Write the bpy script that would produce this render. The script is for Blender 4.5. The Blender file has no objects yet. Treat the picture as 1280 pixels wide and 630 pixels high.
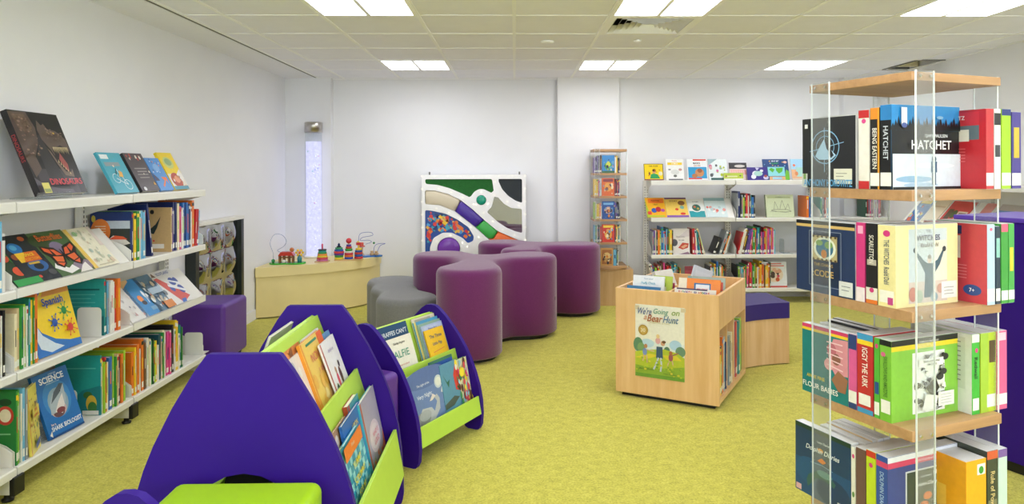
import bpy, math, random
from mathutils import Vector, Matrix
random.seed(7)
PI = math.pi
S = bpy.context.scene
COL = S.collection

# ------------------------------------------------------------------ camera, world, lamps, exposure
EYE = 1.38
CEIL = EYE + .957
cd = bpy.data.cameras.new('camera'); cam = bpy.data.objects.new('camera', cd); COL.objects.link(cam)
cam.location = (0, 0, EYE); cam.rotation_euler = (PI/2, .003, -.019)
cd.sensor_width = 36; cd.lens = 880/1280*36
cd.shift_x = -(660-640)/1280; cd.shift_y = -(315-211)/1280
cd.clip_start = .02; S.camera = cam
w = bpy.data.worlds.new('world'); S.world = w; w.use_nodes = True
w.node_tree.nodes['Background'].inputs[0].default_value = (.84, .92, 1, 1)
w.node_tree.nodes['Background'].inputs[1].default_value = 5.6
S.view_settings.view_transform = 'Standard'; S.view_settings.look = 'None'
S.view_settings.gamma = 1; S.view_settings.use_curve_mapping = False
S.view_settings.exposure = 0.21
LAMP = 13.0

# ------------------------------------------------------------------ colours and materials
def lin(h):
    h = h.lstrip('#'); out = []
    for i in (0, 2, 4):
        c = int(h[i:i+2], 16)/255
        out.append(c/12.92 if c <= .04045 else ((c+.055)/1.055)**2.4)
    return tuple(out)+(1,)
def mat(name, col, rough=.5, metal=0, noise=0, scale=20, bump=0, bscale=200, spec=.5, coat=0, sheen=0, emis=None, estr=0):
    m = bpy.data.materials.new(name); m.use_nodes = True; nt = m.node_tree; b = nt.nodes['Principled BSDF']
    c = lin(col) if isinstance(col, str) else col
    b.inputs['Base Color'].default_value = c; b.inputs['Roughness'].default_value = rough
    b.inputs['Metallic'].default_value = metal; b.inputs['Specular IOR Level'].default_value = spec
    b.inputs['Coat Weight'].default_value = coat; b.inputs['Sheen Weight'].default_value = sheen
    if emis: b.inputs['Emission Color'].default_value = lin(emis); b.inputs['Emission Strength'].default_value = estr
    tc = nt.nodes.new('ShaderNodeTexCoord')
    n = nt.nodes.new('ShaderNodeTexNoise'); n.inputs['Scale'].default_value = scale; n.inputs['Detail'].default_value = 4
    nt.links.new(tc.outputs['Object'], n.inputs['Vector'])
    r = nt.nodes.new('ShaderNodeValToRGB'); e = r.color_ramp.elements
    e[0].position = .3; e[1].position = .7
    e[0].color = tuple(x*(1-noise) for x in c[:3])+(1,); e[1].color = tuple(min(1, x*(1+noise)) for x in c[:3])+(1,)
    nt.links.new(n.outputs['Fac'], r.inputs['Fac']); nt.links.new(r.outputs[0], b.inputs['Base Color'])
    if bump:
        n2 = nt.nodes.new('ShaderNodeTexNoise'); n2.inputs['Scale'].default_value = bscale
        nt.links.new(tc.outputs['Object'], n2.inputs['Vector'])
        bp = nt.nodes.new('ShaderNodeBump'); bp.inputs['Strength'].default_value = bump; bp.inputs['Distance'].default_value = .002
        nt.links.new(n2.outputs['Fac'], bp.inputs['Height']); nt.links.new(bp.outputs[0], b.inputs['Normal'])
    return m
def wood(name, c1, c2, rough=.4, axis=2, sc=1.0):
    m = mat(name, c1, rough); nt = m.node_tree; b = nt.nodes['Principled BSDF']
    tc = nt.nodes.new('ShaderNodeTexCoord'); mp = nt.nodes.new('ShaderNodeMapping')
    s = [9*sc, 9*sc, 9*sc]; s[axis] = .7*sc; mp.inputs['Scale'].default_value = s
    n = nt.nodes.new('ShaderNodeTexNoise'); n.inputs['Scale'].default_value = 2.2; n.inputs['Detail'].default_value = 8; n.inputs['Roughness'].default_value = .65
    r = nt.nodes.new('ShaderNodeValToRGB'); e = r.color_ramp.elements; e[0].position = .3; e[1].position = .68
    e[0].color = lin(c2); e[1].color = lin(c1)
    nt.links.new(tc.outputs['Object'], mp.inputs[0]); nt.links.new(mp.outputs[0], n.inputs['Vector'])
    nt.links.new(n.outputs['Fac'], r.inputs['Fac']); nt.links.new(r.outputs[0], b.inputs['Base Color'])
    return m
def clear_mat(name, tint, edge, gloss=.5):
    m = bpy.data.materials.new(name); m.use_nodes = True; nt = m.node_tree
    for n in list(nt.nodes): nt.nodes.remove(n)
    o = nt.nodes.new('ShaderNodeOutputMaterial'); t = nt.nodes.new('ShaderNodeBsdfTransparent'); g = nt.nodes.new('ShaderNodeBsdfGlossy')
    d = nt.nodes.new('ShaderNodeBsdfDiffuse'); d.inputs[0].default_value = lin(edge)
    t.inputs[0].default_value = lin(tint); g.inputs['Roughness'].default_value = .04
    lw = nt.nodes.new('ShaderNodeMath'); lw.operation = 'MULTIPLY'; lw.inputs[1].default_value = gloss; l0 = nt.nodes.new('ShaderNodeLayerWeight'); l0.inputs['Blend'].default_value = .25; nt.links.new(l0.outputs['Facing'], lw.inputs[0])
    mx = nt.nodes.new('ShaderNodeMixShader'); mx2 = nt.nodes.new('ShaderNodeMixShader'); mx2.inputs[0].default_value = .06
    nt.links.new(lw.outputs[0], mx.inputs[0]); nt.links.new(t.outputs[0], mx.inputs[1]); nt.links.new(g.outputs[0], mx.inputs[2])
    nt.links.new(mx.outputs[0], mx2.inputs[1]); nt.links.new(d.outputs[0], mx2.inputs[2]); nt.links.new(mx2.outputs[0], o.inputs[0])
    return m
def printed(name, rough):
    m = bpy.data.materials.new(name); m.use_nodes = True; nt = m.node_tree; b = nt.nodes['Principled BSDF']
    a = nt.nodes.new('ShaderNodeAttribute'); a.attribute_name = 'Col'
    tc = nt.nodes.new('ShaderNodeTexCoord'); n = nt.nodes.new('ShaderNodeTexNoise'); n.inputs['Scale'].default_value = 60
    mr = nt.nodes.new('ShaderNodeMapRange'); mr.inputs['To Min'].default_value = .9; mr.inputs['To Max'].default_value = 1.08
    mm = nt.nodes.new('ShaderNodeVectorMath'); mm.operation = 'SCALE'
    nt.links.new(tc.outputs['Object'], n.inputs['Vector']); nt.links.new(n.outputs['Fac'], mr.inputs['Value'])
    nt.links.new(a.outputs['Color'], mm.inputs[0]); nt.links.new(mr.outputs[0], mm.inputs['Scale'])
    nt.links.new(mm.outputs[0], b.inputs['Base Color']); b.inputs['Roughness'].default_value = rough
    return m
M = dict(
    wall=mat('wall_paint', '#ededf0', .7, noise=.012, scale=3), plaster=mat('ceiling_plaster', '#f3f3f8', .8, noise=.01),
    tile=mat('ceiling_tile', '#f4f4fd', .85, noise=.015, scale=8, bump=.15, bscale=300), grid=mat('ceiling_grid', '#fbfbfb', .5, noise=.01),
    gap=mat('shadow_gap', '#6b6a66', .8), metal=mat('white_powder_coat', '#e6e4dd', .4, noise=.01),
    purple=mat('purple_laminate', '#30117f', .48, noise=.03, scale=5, spec=.18), pedge=mat('purple_edge', '#5a3ab4', .35, noise=.02),
    lime=mat('lime_laminate', '#b4d84c', .4, noise=.02), limeseat=mat('lime_vinyl', '#a2cc04', .35, noise=.02, bump=.1, bscale=600),
    pvinyl=mat('purple_vinyl', '#5c3291', .35, noise=.02, bump=.1, bscale=600), cream=mat('cream_vinyl', '#eedb9c', .45, noise=.03, scale=6, bump=.25, bscale=14),
    felt=mat('purple_felt', '#6e2e62', .95, noise=.12, scale=160, bump=.5, bscale=500, sheen=.5, spec=.1),
    grey=mat('grey_felt', '#7d7d7b', .95, noise=.12, scale=160, bump=.5, bscale=500, sheen=.3, spec=.1),
    navy=mat('navy_fabric', '#33246b', .9, noise=.08, scale=200, bump=.3, bscale=500, sheen=.2, spec=.15),
    maple=wood('maple_laminate', '#edc48e', '#dcac72', .38, 2), oak=wood('oak_laminate', '#c0966a', '#a57c54', .4, 0, 1.4),
    beech=wood('beech_laminate', '#dcb88a', '#c89c68', .4, 2), black=mat('black_plastic', '#121313', .45), dark=mat('dark_frame', '#16211d', .4),
    chrome=mat('brushed_steel', '#b9b4ae', .28, metal=1, noise=.08, scale=40), screw=mat('steel_screw', '#d6d4cf', .2, metal=1),
    acrylic=clear_mat('clear_acrylic', '#f6f8f8', '#ffffff', .22), aedge=mat('acrylic_edge', '#d9dedd', .15, spec=.8), plast=clear_mat('clear_plastic', '#f2f5f6', '#ffffff', .2),
    printed=printed('printed_paper', .32), page=mat('paper_pages', '#e9e4d4', .8, noise=.05, scale=300), shell=mat('plastic_case', '#dcdedd', .25, noise=.01),
    mirror=mat('mirror_acrylic', '#a4a4a2', .03, metal=1), toy=printed('painted_wood', .25),
    turf=mat('green_turf', '#22662a', .95, noise=.3, scale=150, bump=.8, bscale=300), mesh_pad=mat('charcoal_pad', '#33393d', .9, noise=.15, scale=200, bump=.5, bscale=400),
    carpet=None)
def carpet_mat():
    m = mat('lime_carpet', '#b8b53f', .95, spec=.1); nt = m.node_tree; b = nt.nodes['Principled BSDF']
    tc = nt.nodes.new('ShaderNodeTexCoord')
    n = nt.nodes.new('ShaderNodeTexNoise'); n.inputs['Scale'].default_value = 95; n.inputs['Detail'].default_value = 5; n.inputs['Roughness'].default_value = .75
    n3 = nt.nodes.new('ShaderNodeTexNoise'); n3.inputs['Scale'].default_value = 22; n3.inputs['Detail'].default_value = 4
    ad = nt.nodes.new('ShaderNodeMath'); ad.operation = 'MULTIPLY_ADD'; ad.inputs[1].default_value = .35; 
    nt.links.new(tc.outputs['Object'], n.inputs['Vector']); nt.links.new(tc.outputs['Object'], n3.inputs['Vector'])
    nt.links.new(n3.outputs['Fac'], ad.inputs[0]); nt.links.new(n.outputs['Fac'], ad.inputs[2])
    r = nt.nodes.new('ShaderNodeValToRGB'); e = r.color_ramp.elements; e[0].position = .45; e[1].position = .9
    e[0].color = lin('#96922e'); e[1].color = lin('#dfd964'); k = r.color_ramp.elements.new(.66); k.color = lin('#c2ba44')
    nt.links.new(ad.outputs[0], r.inputs['Fac']); nt.links.new(r.outputs[0], b.inputs['Base Color'])
    bp = nt.nodes.new('ShaderNodeBump'); bp.inputs['Strength'].default_value = .6; bp.inputs['Distance'].default_value = .004
    nt.links.new(n.outputs['Fac'], bp.inputs['Height']); nt.links.new(bp.outputs[0], b.inputs['Normal'])
    b.inputs['Sheen Weight'].default_value = .2
    return m
M['carpet'] = carpet_mat()
def emit(name, col, s):
    m = bpy.data.materials.new(name); m.use_nodes = True; b = m.node_tree.nodes['Principled BSDF']
    b.inputs['Base Color'].default_value = lin('#ffffff'); b.inputs['Emission Color'].default_value = lin(col); b.inputs['Emission Strength'].default_value = s
    return m
M['lamp'] = emit('lamp_diffuser', '#f6f7ff', LAMP)
M['led'] = emit('led_dot', '#fff0c0', 1.7)

# ------------------------------------------------------------------ mesh builder
WHITE = '#ffffff'
class MB:
    def __init__(s): s.v = []; s.f = []; s.c = []; s.sm = []
    def add(s, vs, fs, col=WHITE, smooth=False):
        o = len(s.v); s.v += [tuple(p) for p in vs]
        for f in fs: s.f.append([i+o for i in f]); s.c.append(col); s.sm.append(smooth)
        return s
    def box(s, x0, x1, y0, y1, z0, z1, col=WHITE):
        return s.add([(x0,y0,z0),(x1,y0,z0),(x1,y1,z0),(x0,y1,z0),(x0,y0,z1),(x1,y0,z1),(x1,y1,z1),(x0,y1,z1)],
                     [(0,3,2,1),(4,5,6,7),(0,1,5,4),(1,2,6,5),(2,3,7,6),(3,0,4,7)], col)
    def prism(s, pts, fn, d0, d1, col=WHITE, smooth=False):     # pts 2D outline, fn(u,v,d)->xyz
        n = len(pts); vs = [fn(u, v, d0) for u, v in pts]+[fn(u, v, d1) for u, v in pts]
        s.add(vs, [list(range(n))[::-1], list(range(n, 2*n))], col)
        return s.add(vs, [(i, (i+1) % n, n+(i+1) % n, n+i) for i in range(n)], col, smooth)
    def lathe(s, prof, seg=24, c=(0,0), col=WHITE, smooth=True):   # prof list (r,z)
        vs = [(c[0]+r*math.cos(2*PI*i/seg), c[1]+r*math.sin(2*PI*i/seg), z) for r, z in prof for i in range(seg)]
        fs = [(j*seg+i, j*seg+(i+1) % seg, (j+1)*seg+(i+1) % seg, (j+1)*seg+i) for j in range(len(prof)-1) for i in range(seg)]
        s.add(vs, fs, col, smooth)
        k = len(s.v)-len(vs)
        s.f.append([k+i for i in range(seg)][::-1]); s.f.append([k+(len(prof)-1)*seg+i for i in range(seg)]); s.c += [col, col]; s.sm += [False, False]
        return s
    def ball(s, c, r, col=WHITE, seg=12):
        n = seg//2; prof = [(max(r*math.sin(PI*j/n), 1e-4), c[2]-r*math.cos(PI*j/n)) for j in range(n+1)]
        return s.lathe(prof, seg, (c[0], c[1]), col)
    def tube(s, pts, r, col=WHITE, seg=8):
        pts = [Vector(p) for p in pts]; vs = []; up = Vector((.12, .23, 1)).normalized()
        for i, p in enumerate(pts):
            t = (pts[min(i+1, len(pts)-1)]-pts[max(i-1, 0)]).normalized()
            a = t.cross(up); a = a.normalized() if a.length > .05 else t.cross(Vector((1, 0, 0))).normalized(); b = t.cross(a)
            vs += [p+(a*math.cos(2*PI*k/seg)+b*math.sin(2*PI*k/seg))*r for k in range(seg)]
        n = len(pts)
        fs = [(j*seg+k, j*seg+(k+1) % seg, (j+1)*seg+(k+1) % seg, (j+1)*seg+k) for j in range(n-1) for k in range(seg)]
        fs += [list(range(seg))[::-1], [(n-1)*seg+k for k in range(seg)]]
        return s.add(vs, fs, col, True)
    def build(s, name, m, parent=None, loc=None, rot=None, bevel=0, bseg=2, subsurf=0):
        me = bpy.data.meshes.new(name); me.from_pydata(s.v, [], s.f)
        me.materials.append(m)
        a = me.color_attributes.new('Col', 'FLOAT_COLOR', 'CORNER'); vals = []
        for f, c in zip(s.f, s.c): vals += list(lin(c) if isinstance(c, str) else c)*len(f)
        a.data.foreach_set('color', vals)
        me.polygons.foreach_set('use_smooth', s.sm); me.update()
        o = bpy.data.objects.new(name, me); COL.objects.link(o)
        if parent: o.parent = parent
        if loc: o.location = loc
        if rot: o.rotation_euler = rot
        if bevel:
            b = o.modifiers.new('bevel', 'BEVEL'); b.width = bevel; b.segments = bseg; b.limit_method = 'ANGLE'; b.angle_limit = .7
            me.polygons.foreach_set('use_smooth', [True]*len(me.polygons))
            o.modifiers.new('wn', 'WEIGHTED_NORMAL').keep_sharp = True
        return o
def tag(o, label=None, cat=None, group=None, kind=None):
    if label: o['label'] = label
    if cat: o['category'] = cat
    if group: o['group'] = group
    if kind: o['kind'] = kind
    return o
def thing(name, label, cat, loc=(0, 0, 0), rz=0, group=None):
    o = bpy.data.objects.new(name, None); COL.objects.link(o); o.location = loc; o.rotation_euler = (0, 0, rz)
    o.empty_display_size = .05
    return tag(o, label, cat, group)
def struct(o): o['kind'] = 'structure'; return o
XY = lambda u, v, d: (u, v, d)
XZ = lambda u, v, d: (u, d, v)
YZ = lambda u, v, d: (d, u, v)
def bez(p, n=8, closed=False):          # Catmull-Rom through points
    out = []; m = len(p)
    for i in range(m if closed else m-1):
        g = lambda k: p[k % m] if closed else p[min(max(k, 0), m-1)]
        a, b, c, d = g(i-1), g(i), g(i+1), g(i+2)
        for j in range(n):
            t = j/n
            out.append(tuple(.5*((2*b[q])+(c[q]-a[q])*t+(2*a[q]-5*b[q]+4*c[q]-d[q])*t*t+(3*b[q]-a[q]-3*c[q]+d[q])*t**3) for q in range(len(b))))
    if not closed: out.append(tuple(p[-1]))
    return out
def ell(cx, cy, rx, ry=None, n=20, a0=0, a1=2*PI):
    ry = rx if ry is None else ry
    full = abs(a1-a0-2*PI) < 1e-6
    return [(cx+rx*math.cos(a0+(a1-a0)*i/(n if full else n-1)), cy+ry*math.sin(a0+(a1-a0)*i/(n if full else n-1))) for i in range(n)]

# ------------------------------------------------------------------ flat printing on a face
class Face:      # o = lower left corner, eu, ev unit vectors, W x H metres
    def __init__(s, o, eu, ev, W, H):
        s.o = Vector(o); s.eu = Vector(eu).normalized(); s.ev = Vector(ev).normalized(); s.W = W; s.H = H; s.n = s.eu.cross(s.ev); s.k = 1
    def pt(s, u, v, lift=0): return s.o+s.eu*(u*s.W)+s.ev*(v*s.H)+s.n*lift
def paint(mb, F, art):
    for it in art:
        k = it[0]; col = it[-1]
        if k == 'r': _, a, b, c, d, _c = it; P = [(a, b), (c, b), (c, d), (a, d)]
        elif k == 'e': _, cx, cy, rx, ry, _c = it; P = ell(cx, cy, rx, ry, 18)
        elif k == 'p': P = it[1]
        elif k == 'l':
            _, pts, wd, _c = it
            for (a, b), (c, d) in zip(pts, pts[1:]):
                dx, dy = (c-a)*F.W, (d-b)*F.H; L = math.hypot(dx, dy) or 1; nx, ny = -dy/L*wd/2, dx/L*wd/2
                q = [(a+nx/F.W, b+ny/F.H), (c+nx/F.W, d+ny/F.H), (c-nx/F.W, d-ny/F.H), (a-nx/F.W, b-ny/F.H)]
                mb.add([F.pt(u, v, .0003*F.k) for u, v in q[::-1]], [(0, 1, 2, 3)], col)
            F.k += 1; continue
        else: continue
        ar = sum(P[i][0]*P[(i+1) % len(P)][1]-P[(i+1) % len(P)][0]*P[i][1] for i in range(len(P)))
        if ar < 0: P = P[::-1]
        mb.add([F.pt(u, v, .0003*F.k) for u, v in P], [list(range(len(P)))], col); F.k += .5
def text_mesh(txt, bold=.012):
    cu = bpy.data.curves.new('txt', 'FONT'); cu.body = txt; cu.size = 1; cu.offset = bold; cu.resolution_u = 3
    cu.align_x = 'LEFT'; o = bpy.data.objects.new('txt', cu); COL.objects.link(o)
    dg = bpy.context.evaluated_depsgraph_get(); dg.update()
    me = bpy.data.meshes.new_from_object(o.evaluated_get(dg)); bpy.data.objects.remove(o); bpy.data.curves.remove(cu)
    return me
def write(parent, F, txt, u, v, h, col, maxw=.9, rot=0, name='cover_title', bold=.012, slant=0):
    """text centred at (u, v) of the face, capital height h (fraction of H), width at most maxw (fraction of W)"""
    me = text_mesh(txt, bold)
    if not len(me.vertices): return
    xs = [q.co.x for q in me.vertices]; ys = [q.co.y for q in me.vertices]
    w0 = max(xs)-min(xs); h0 = max(ys)-min(ys); sy = h*(F.H if abs(math.sin(rot)) < .5 else F.W)/max(h0, .3); sx = sy
    avail = maxw*(F.W if abs(math.sin(rot)) < .5 else F.H)
    if w0*sx > avail: sx = avail/w0
    cx, cy = (max(xs)+min(xs))/2, (max(ys)+min(ys))/2
    F.k += 1; c = F.pt(u, v, .0003*F.k+.0004)
    for q in me.vertices:
        x, y = (q.co.x-cx)*sx+slant*(q.co.y-cy)*sy, (q.co.y-cy)*sy
        x, y = x*math.cos(rot)-y*math.sin(rot), x*math.sin(rot)+y*math.cos(rot)
        q.co = c+F.eu*x+F.ev*y
    a = me.color_attributes.new('Col', 'FLOAT_COLOR', 'CORNER'); a.data.foreach_set('color', list(lin(col))*len(me.loops))
    me.materials.clear(); me.materials.append(M['printed'])
    o = bpy.data.objects.new(name, me); COL.objects.link(o); o.parent = parent
    return o

PAL = dict(w=('#e6e4de', 'white'), k=('#1c1d22', 'black'), n=('#1d2c66', 'navy'), b=('#2468b4', 'blue'), c=('#6fb4d8', 'light blue'), t=('#1f8f8c', 'teal'),
           g=('#2f8f3c', 'green'), l=('#9ccb3a', 'lime green'), y=('#f2c92b', 'yellow'), o=('#ea7a2a', 'orange'), r=('#c62a2e', 'red'), m=('#7c1f36', 'maroon'),
           p=('#d8478c', 'pink'), v=('#6b4a9e', 'purple'), s=('#d8bd92', 'tan'), e=('#8f969b', 'grey'), d=('#1e4a34', 'dark green'), B=('#6e4a34', 'brown'), i=('#ecdfb8', 'cream'), q=('#1a4f63', 'dark teal'))
NUMS = ['first', 'second', 'third', 'fourth', 'fifth', 'sixth', 'seventh', 'eighth', 'ninth', 'tenth', 'eleventh', 'twelfth', 'thirteenth', 'fourteenth', 'fifteenth', 'sixteenth', 'seventeenth', 'eighteenth', 'nineteenth', 'twentieth']
def nth(i):
    if i < 20: return NUMS[i]
    t = {2: 'twenty', 3: 'thirty', 4: 'forty', 5: 'fifty', 6: 'sixty'}[(i+1)//10]; u = (i+1) % 10
    return ({'twenty': 'twentieth', 'thirty': 'thirtieth', 'forty': 'fortieth', 'fifty': 'fiftieth', 'sixty': 'sixtieth'}[t]) if u == 0 else t+'-'+NUMS[u-1]

# ------------------------------------------------------------------ books
# spine-out book, local frame: x = thickness 0..t, spine face looks to -y, cover depth D along +y, z up
def spine_book(c, t, h, D, rnd, detail, case=False):
    col = PAL[c][0]; mb = MB(); cv = .0015 if not case else .001; ov = .003 if not case else 0
    mb.box(0, cv, 0, D, 0, h, col); mb.box(t-cv, t, 0, D, 0, h, col); mb.box(cv, t-cv, 0, .002, 0, h, col)
    F = Face((0, 0, 0), (1, 0, 0), (0, 0, 1), t, h)
    alt = PAL[rnd.choice('wykrwonlw')][0]; art = []
    if rnd.random() < .8: art.append(('r', .12, .06, .88, .17, '#f1efe8'))
    a = rnd.uniform(.3, .5); b = rnd.uniform(.6, .85); art.append(('r', .35, a, .68, b, alt))
    if rnd.random() < .45: art.append(('r', .0, .88, 1, .95, PAL[rnd.choice('ykrwbg')][0]))
    paint(mb, F, art)
    pg = MB(); pg.box(cv, t-cv, .002, D-ov, ov, h-ov, '#ece7d8')
    if not detail: mb.add(pg.v, pg.f, '#ece7d8')
    return mb, pg
def row(where, group, origin, ang, spec, detail=True, seed=1, zdir=1, depth=(.18, .22), hh=(.21, .27), cat='book', noun='book', hook=None, side='left'):
    """where = phrase for the label; ang = world angle of the row direction; spine looks to the right of it (direction -90deg)"""
    rnd = random.Random(seed); pos = 0; R = Matrix.Rotation(ang, 4, 'Z'); toks = spec.split(); idx = 0; made = []
    names = [PAL[t[0]][1] for t in toks if t[0] != '_']
    for tk in toks:
        if tk[0] == '_': pos += float(tk[1:])/1000; continue
        body = tk[1:]; lean = 0; h = None
        if '~' in body: body, l = body.split('~'); lean = math.radians(float(l))
        if ':' in body: body, hs = body.split(':'); h = float(hs)/100
        t = float(body)/1000 if body else rnd.uniform(.012, .024)
        h = h or rnd.uniform(*hh); D = rnd.uniform(*depth)
        mb, pg = spine_book(tk[0], t-.0008, h, D, rnd, detail)
        before = names[idx-1] if idx else None; after = names[idx+1] if idx+1 < len(names) else None
        size = 'thick' if t > .026 else 'slim' if t < .014 else 'medium'
        lab = f"{size} {names[idx]} {noun}, {nth(idx)} from {side} {where}"
        slide = rnd.uniform(0, .012)
        o3 = Vector(origin)+R @ Vector((pos, slide, 0))
        # leaning: positive lean tips the top towards +row direction
        rot = R @ Matrix.Rotation(lean, 4, 'Y')
        if lean > 0: o3 += R @ Vector((0, 0, t*math.sin(lean)))
        step = t/math.cos(lean)
        if detail:
            root = thing(noun.split()[-1].replace(' ', '_') if noun != 'book' else 'book', lab, cat, o3, 0, group); root.rotation_euler = rot.to_euler()
            co = mb.build('cover', M['printed'], root); pg.build('pages', M['page'], root)
        else:
            root = mb.build('book', M['printed']); tag(root, lab, cat, group); root.location = o3; root.rotation_euler = rot.to_euler(); co = root
        if hook: hook(idx, root, t, h, D)
        made.append(root); pos += step+.0006; idx += 1
    return pos
# face-out book: local frame x = width centred, front looks to -y, z up, bottom at 0, back at y = t
def face_book(label, w, h, t, col, art, texts, loc, yaw=0, lean=0, name='picture_book', cat='book', group=None, spinecol=None, detail=True, pagecol='#ece7d8', back=False, roll=0, spinetext=None, case=False, base=None):
    loc = (loc[0], loc[1], loc[2]+t*math.sin(max(lean, 0))) if base is None else loc
    root = thing(name, label, cat, loc, 0, group)
    root.rotation_euler = (base.to_4x4() @ Matrix.Rotation(yaw, 4, 'Z') @ Matrix.Rotation(-lean, 4, 'X') @ Matrix.Rotation(roll, 4, 'Y')).to_euler() if base is not None else (Matrix.Rotation(yaw, 4, 'Z') @ Matrix.Rotation(-lean, 4, 'X') @ Matrix.Rotation(roll, 4, 'Y')).to_euler()
    cv = .0018; mb = MB(); sc = spinecol or col
    mb.box(-w/2, w/2, 0, cv, 0, h, col); mb.box(-w/2, w/2, t-cv, t, 0, h, sc); mb.box(-w/2, -w/2+.002, cv, t-cv, 0, h, sc)
    F = Face((-w/2, 0, 0), (1, 0, 0), (0, 0, 1), w, h); paint(mb, F, art)
    FS = Face((-w/2, t, 0), (0, -1, 0), (0, 0, 1), t, h)
    if spinetext:
        paint(mb, FS, spinetext[1])
    cvo = mb.build('cover', M['printed'], root)
    pm = MB(); e = .003 if not case else -.001
    pm.box(-w/2+.002, w/2-e, cv, t-cv, e, h-e); pm.build('case_shell' if case else 'pages', M['shell'] if case else M['page'], root)
    for tx in texts:
        s_, u, v, hgt, c = tx[:5]; kw = tx[5] if len(tx) > 5 else {}
        write(cvo, F, s_, u, v, hgt, c, **kw)
    if spinetext:
        for tx in spinetext[0]:
            write(cvo, FS, tx[0], tx[1], tx[2], tx[3], tx[4], rot=-PI/2, name='spine_title', maxw=tx[5] if len(tx) > 5 else .6)
    return root
def scatter(seed, n, cols, area=(.05, .05, .95, .95), r=(.03, .09), asp=1):
    rn = random.Random(seed); out = []
    for _ in range(n):
        x = rn.uniform(area[0], area[2]); y = rn.uniform(area[1], area[3]); q = rn.uniform(*r); c = rn.choice(cols)
        if rn.random() < .5: out.append(('e', x, y, q, q*asp, c))
        else:
            a = rn.uniform(0, 6); out.append(('p', [(x+q*math.cos(a+k*2.1)*rn.uniform(.7, 1.2), y+q*math.sin(a+k*2.1)*asp) for k in range(3)], c))
    return out

# ================================================================== THE ROOM
XL, XR, YB, YN = -2.40, 3.86, 7.52, -1.6
COLX = -2.062
mb = MB(); mb.box(XL-.1, XR+.1, YN, YB+.1, -.06, 0); struct(mb.build('floor', M['carpet']))
mb = MB(); mb.box(XL-.12, XL, YN, YB+.1, 0, CEIL+.35); struct(mb.build('wall_left', M['wall']))
mb = MB(); mb.box(XR, XR+.12, YN, YB+.1, 0, CEIL+.35); struct(mb.build('wall_right', M['wall']))
mb = MB(); mb.box(XL, XR, YB, YB+.12, 0, CEIL+.35); struct(mb.build('wall_back', M['wall']))
mb = MB(); mb.box(-.9, 1.1, YN-.12, YN, 0, CEIL+.35); mb.box(XL, -.9, YN-.12, YN, 0, .5); mb.box(1.1, XR, YN-.12, YN, 0, .5); struct(mb.build('wall_near', M['wall']))  # unseen; solid middle shaped to keep the bright world out of the panel mirror
for i, (a, b) in enumerate(((XL, -.9), (1.1, XR))):       # unseen openings added behind the camera to let fill light in
    mb = MB()
    for q in ((a, a+.05), ((a+b)/2-.025, (a+b)/2+.025), (b-.05, b)): mb.box(q[0], q[1], YN-.09, YN-.03, .5, CEIL)
    mb.box(a, b, YN-.09, YN-.03, .5, .55); mb.box(a, b, YN-.09, YN-.03, CEIL-.05, CEIL); struct(mb.build(f'added_window_{i+1}', M['grid']))
PY = 7.42
for i, (a, b) in enumerate(((XL, -1.925), (.455, 1.105), (3.5, XR))):
    mb = MB(); mb.box(a, b, PY, YB, 0, CEIL+.02); struct(mb.build('wall_pilaster', M['wall']))
rows_y = [4.405+.6*j for j in range(-13, 6)]
cols_x = [COLX]+[.6*k for k in range(-3, 7)]+[XR]
LIGHTS = [(k, j) for j in (-8, -5, -1, 3) for k in (-2, 1, 4)]
VENT = (1, 0); HOLE = (6, 3)
mb = MB(); mb.box(XL, COLX-.028, YN, YB, CEIL, CEIL+.02); struct(mb.build('ceiling', M['plaster'], None))
mb = MB(); mb.box(COLX-.028, COLX+.0, YN, YB, CEIL+.004, CEIL+.03); struct(mb.build('trim_1', M['gap']))
mb = MB()
for i in range(len(cols_x)-1):
    for j in range(len(rows_y)):
        y0 = rows_y[j]; y1 = min(rows_y[j+1] if j+1 < len(rows_y) else YB, YB)
        k = round(cols_x[i]/.6); jj = j-13
        if (k, jj) in LIGHTS or (k, jj) == VENT or ((k, jj) == HOLE and cols_x[i] > 3.5): continue
        mb.box(cols_x[i]+.002, cols_x[i+1]-.002, max(y0, YN)+.002, y1-.002, CEIL+.004, CEIL+.018)
struct(mb.build('ceiling', M['tile']))
mb = MB()
for x in cols_x[1:-1]: mb.box(x-.012, x+.012, YN, YB, CEIL-.001, CEIL+.0045)
mb.box(XR-.02, XR, YN, YB, CEIL-.003, CEIL+.0045); mb.box(COLX+.001, COLX+.02, YN, YB, CEIL-.001, CEIL+.0045)
struct(mb.build('trim_2', M['grid']))
mb = MB()
for y in rows_y:
    if y > YN: mb.box(COLX, XR, y-.008, y+.008, CEIL+.001, CEIL+.0046)
mb.box(-1.925, .455, YB-.02, YB, CEIL-.003, CEIL+.004)
struct(mb.build('trim_3', M['grid']))
mb = MB(); mb.box(XL, XR, YN, YB, CEIL+.33, CEIL+.35); struct(mb.build('ceiling', M['gap']))      # slab above the void
for nm, a, b, c, d in (('baseboard_left', XL, XL+.012, YN, YB), ('baseboard_right', XR-.012, XR, YN, YB)):
    mb = MB(); mb.box(a, b, c, d, 0, .09); struct(mb.build(nm, M['wall']))
mb = MB(); mb.box(XL, XR, YB-.012, YB, 0, .09); struct(mb.build('baseboard_back', M['wall']))

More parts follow.
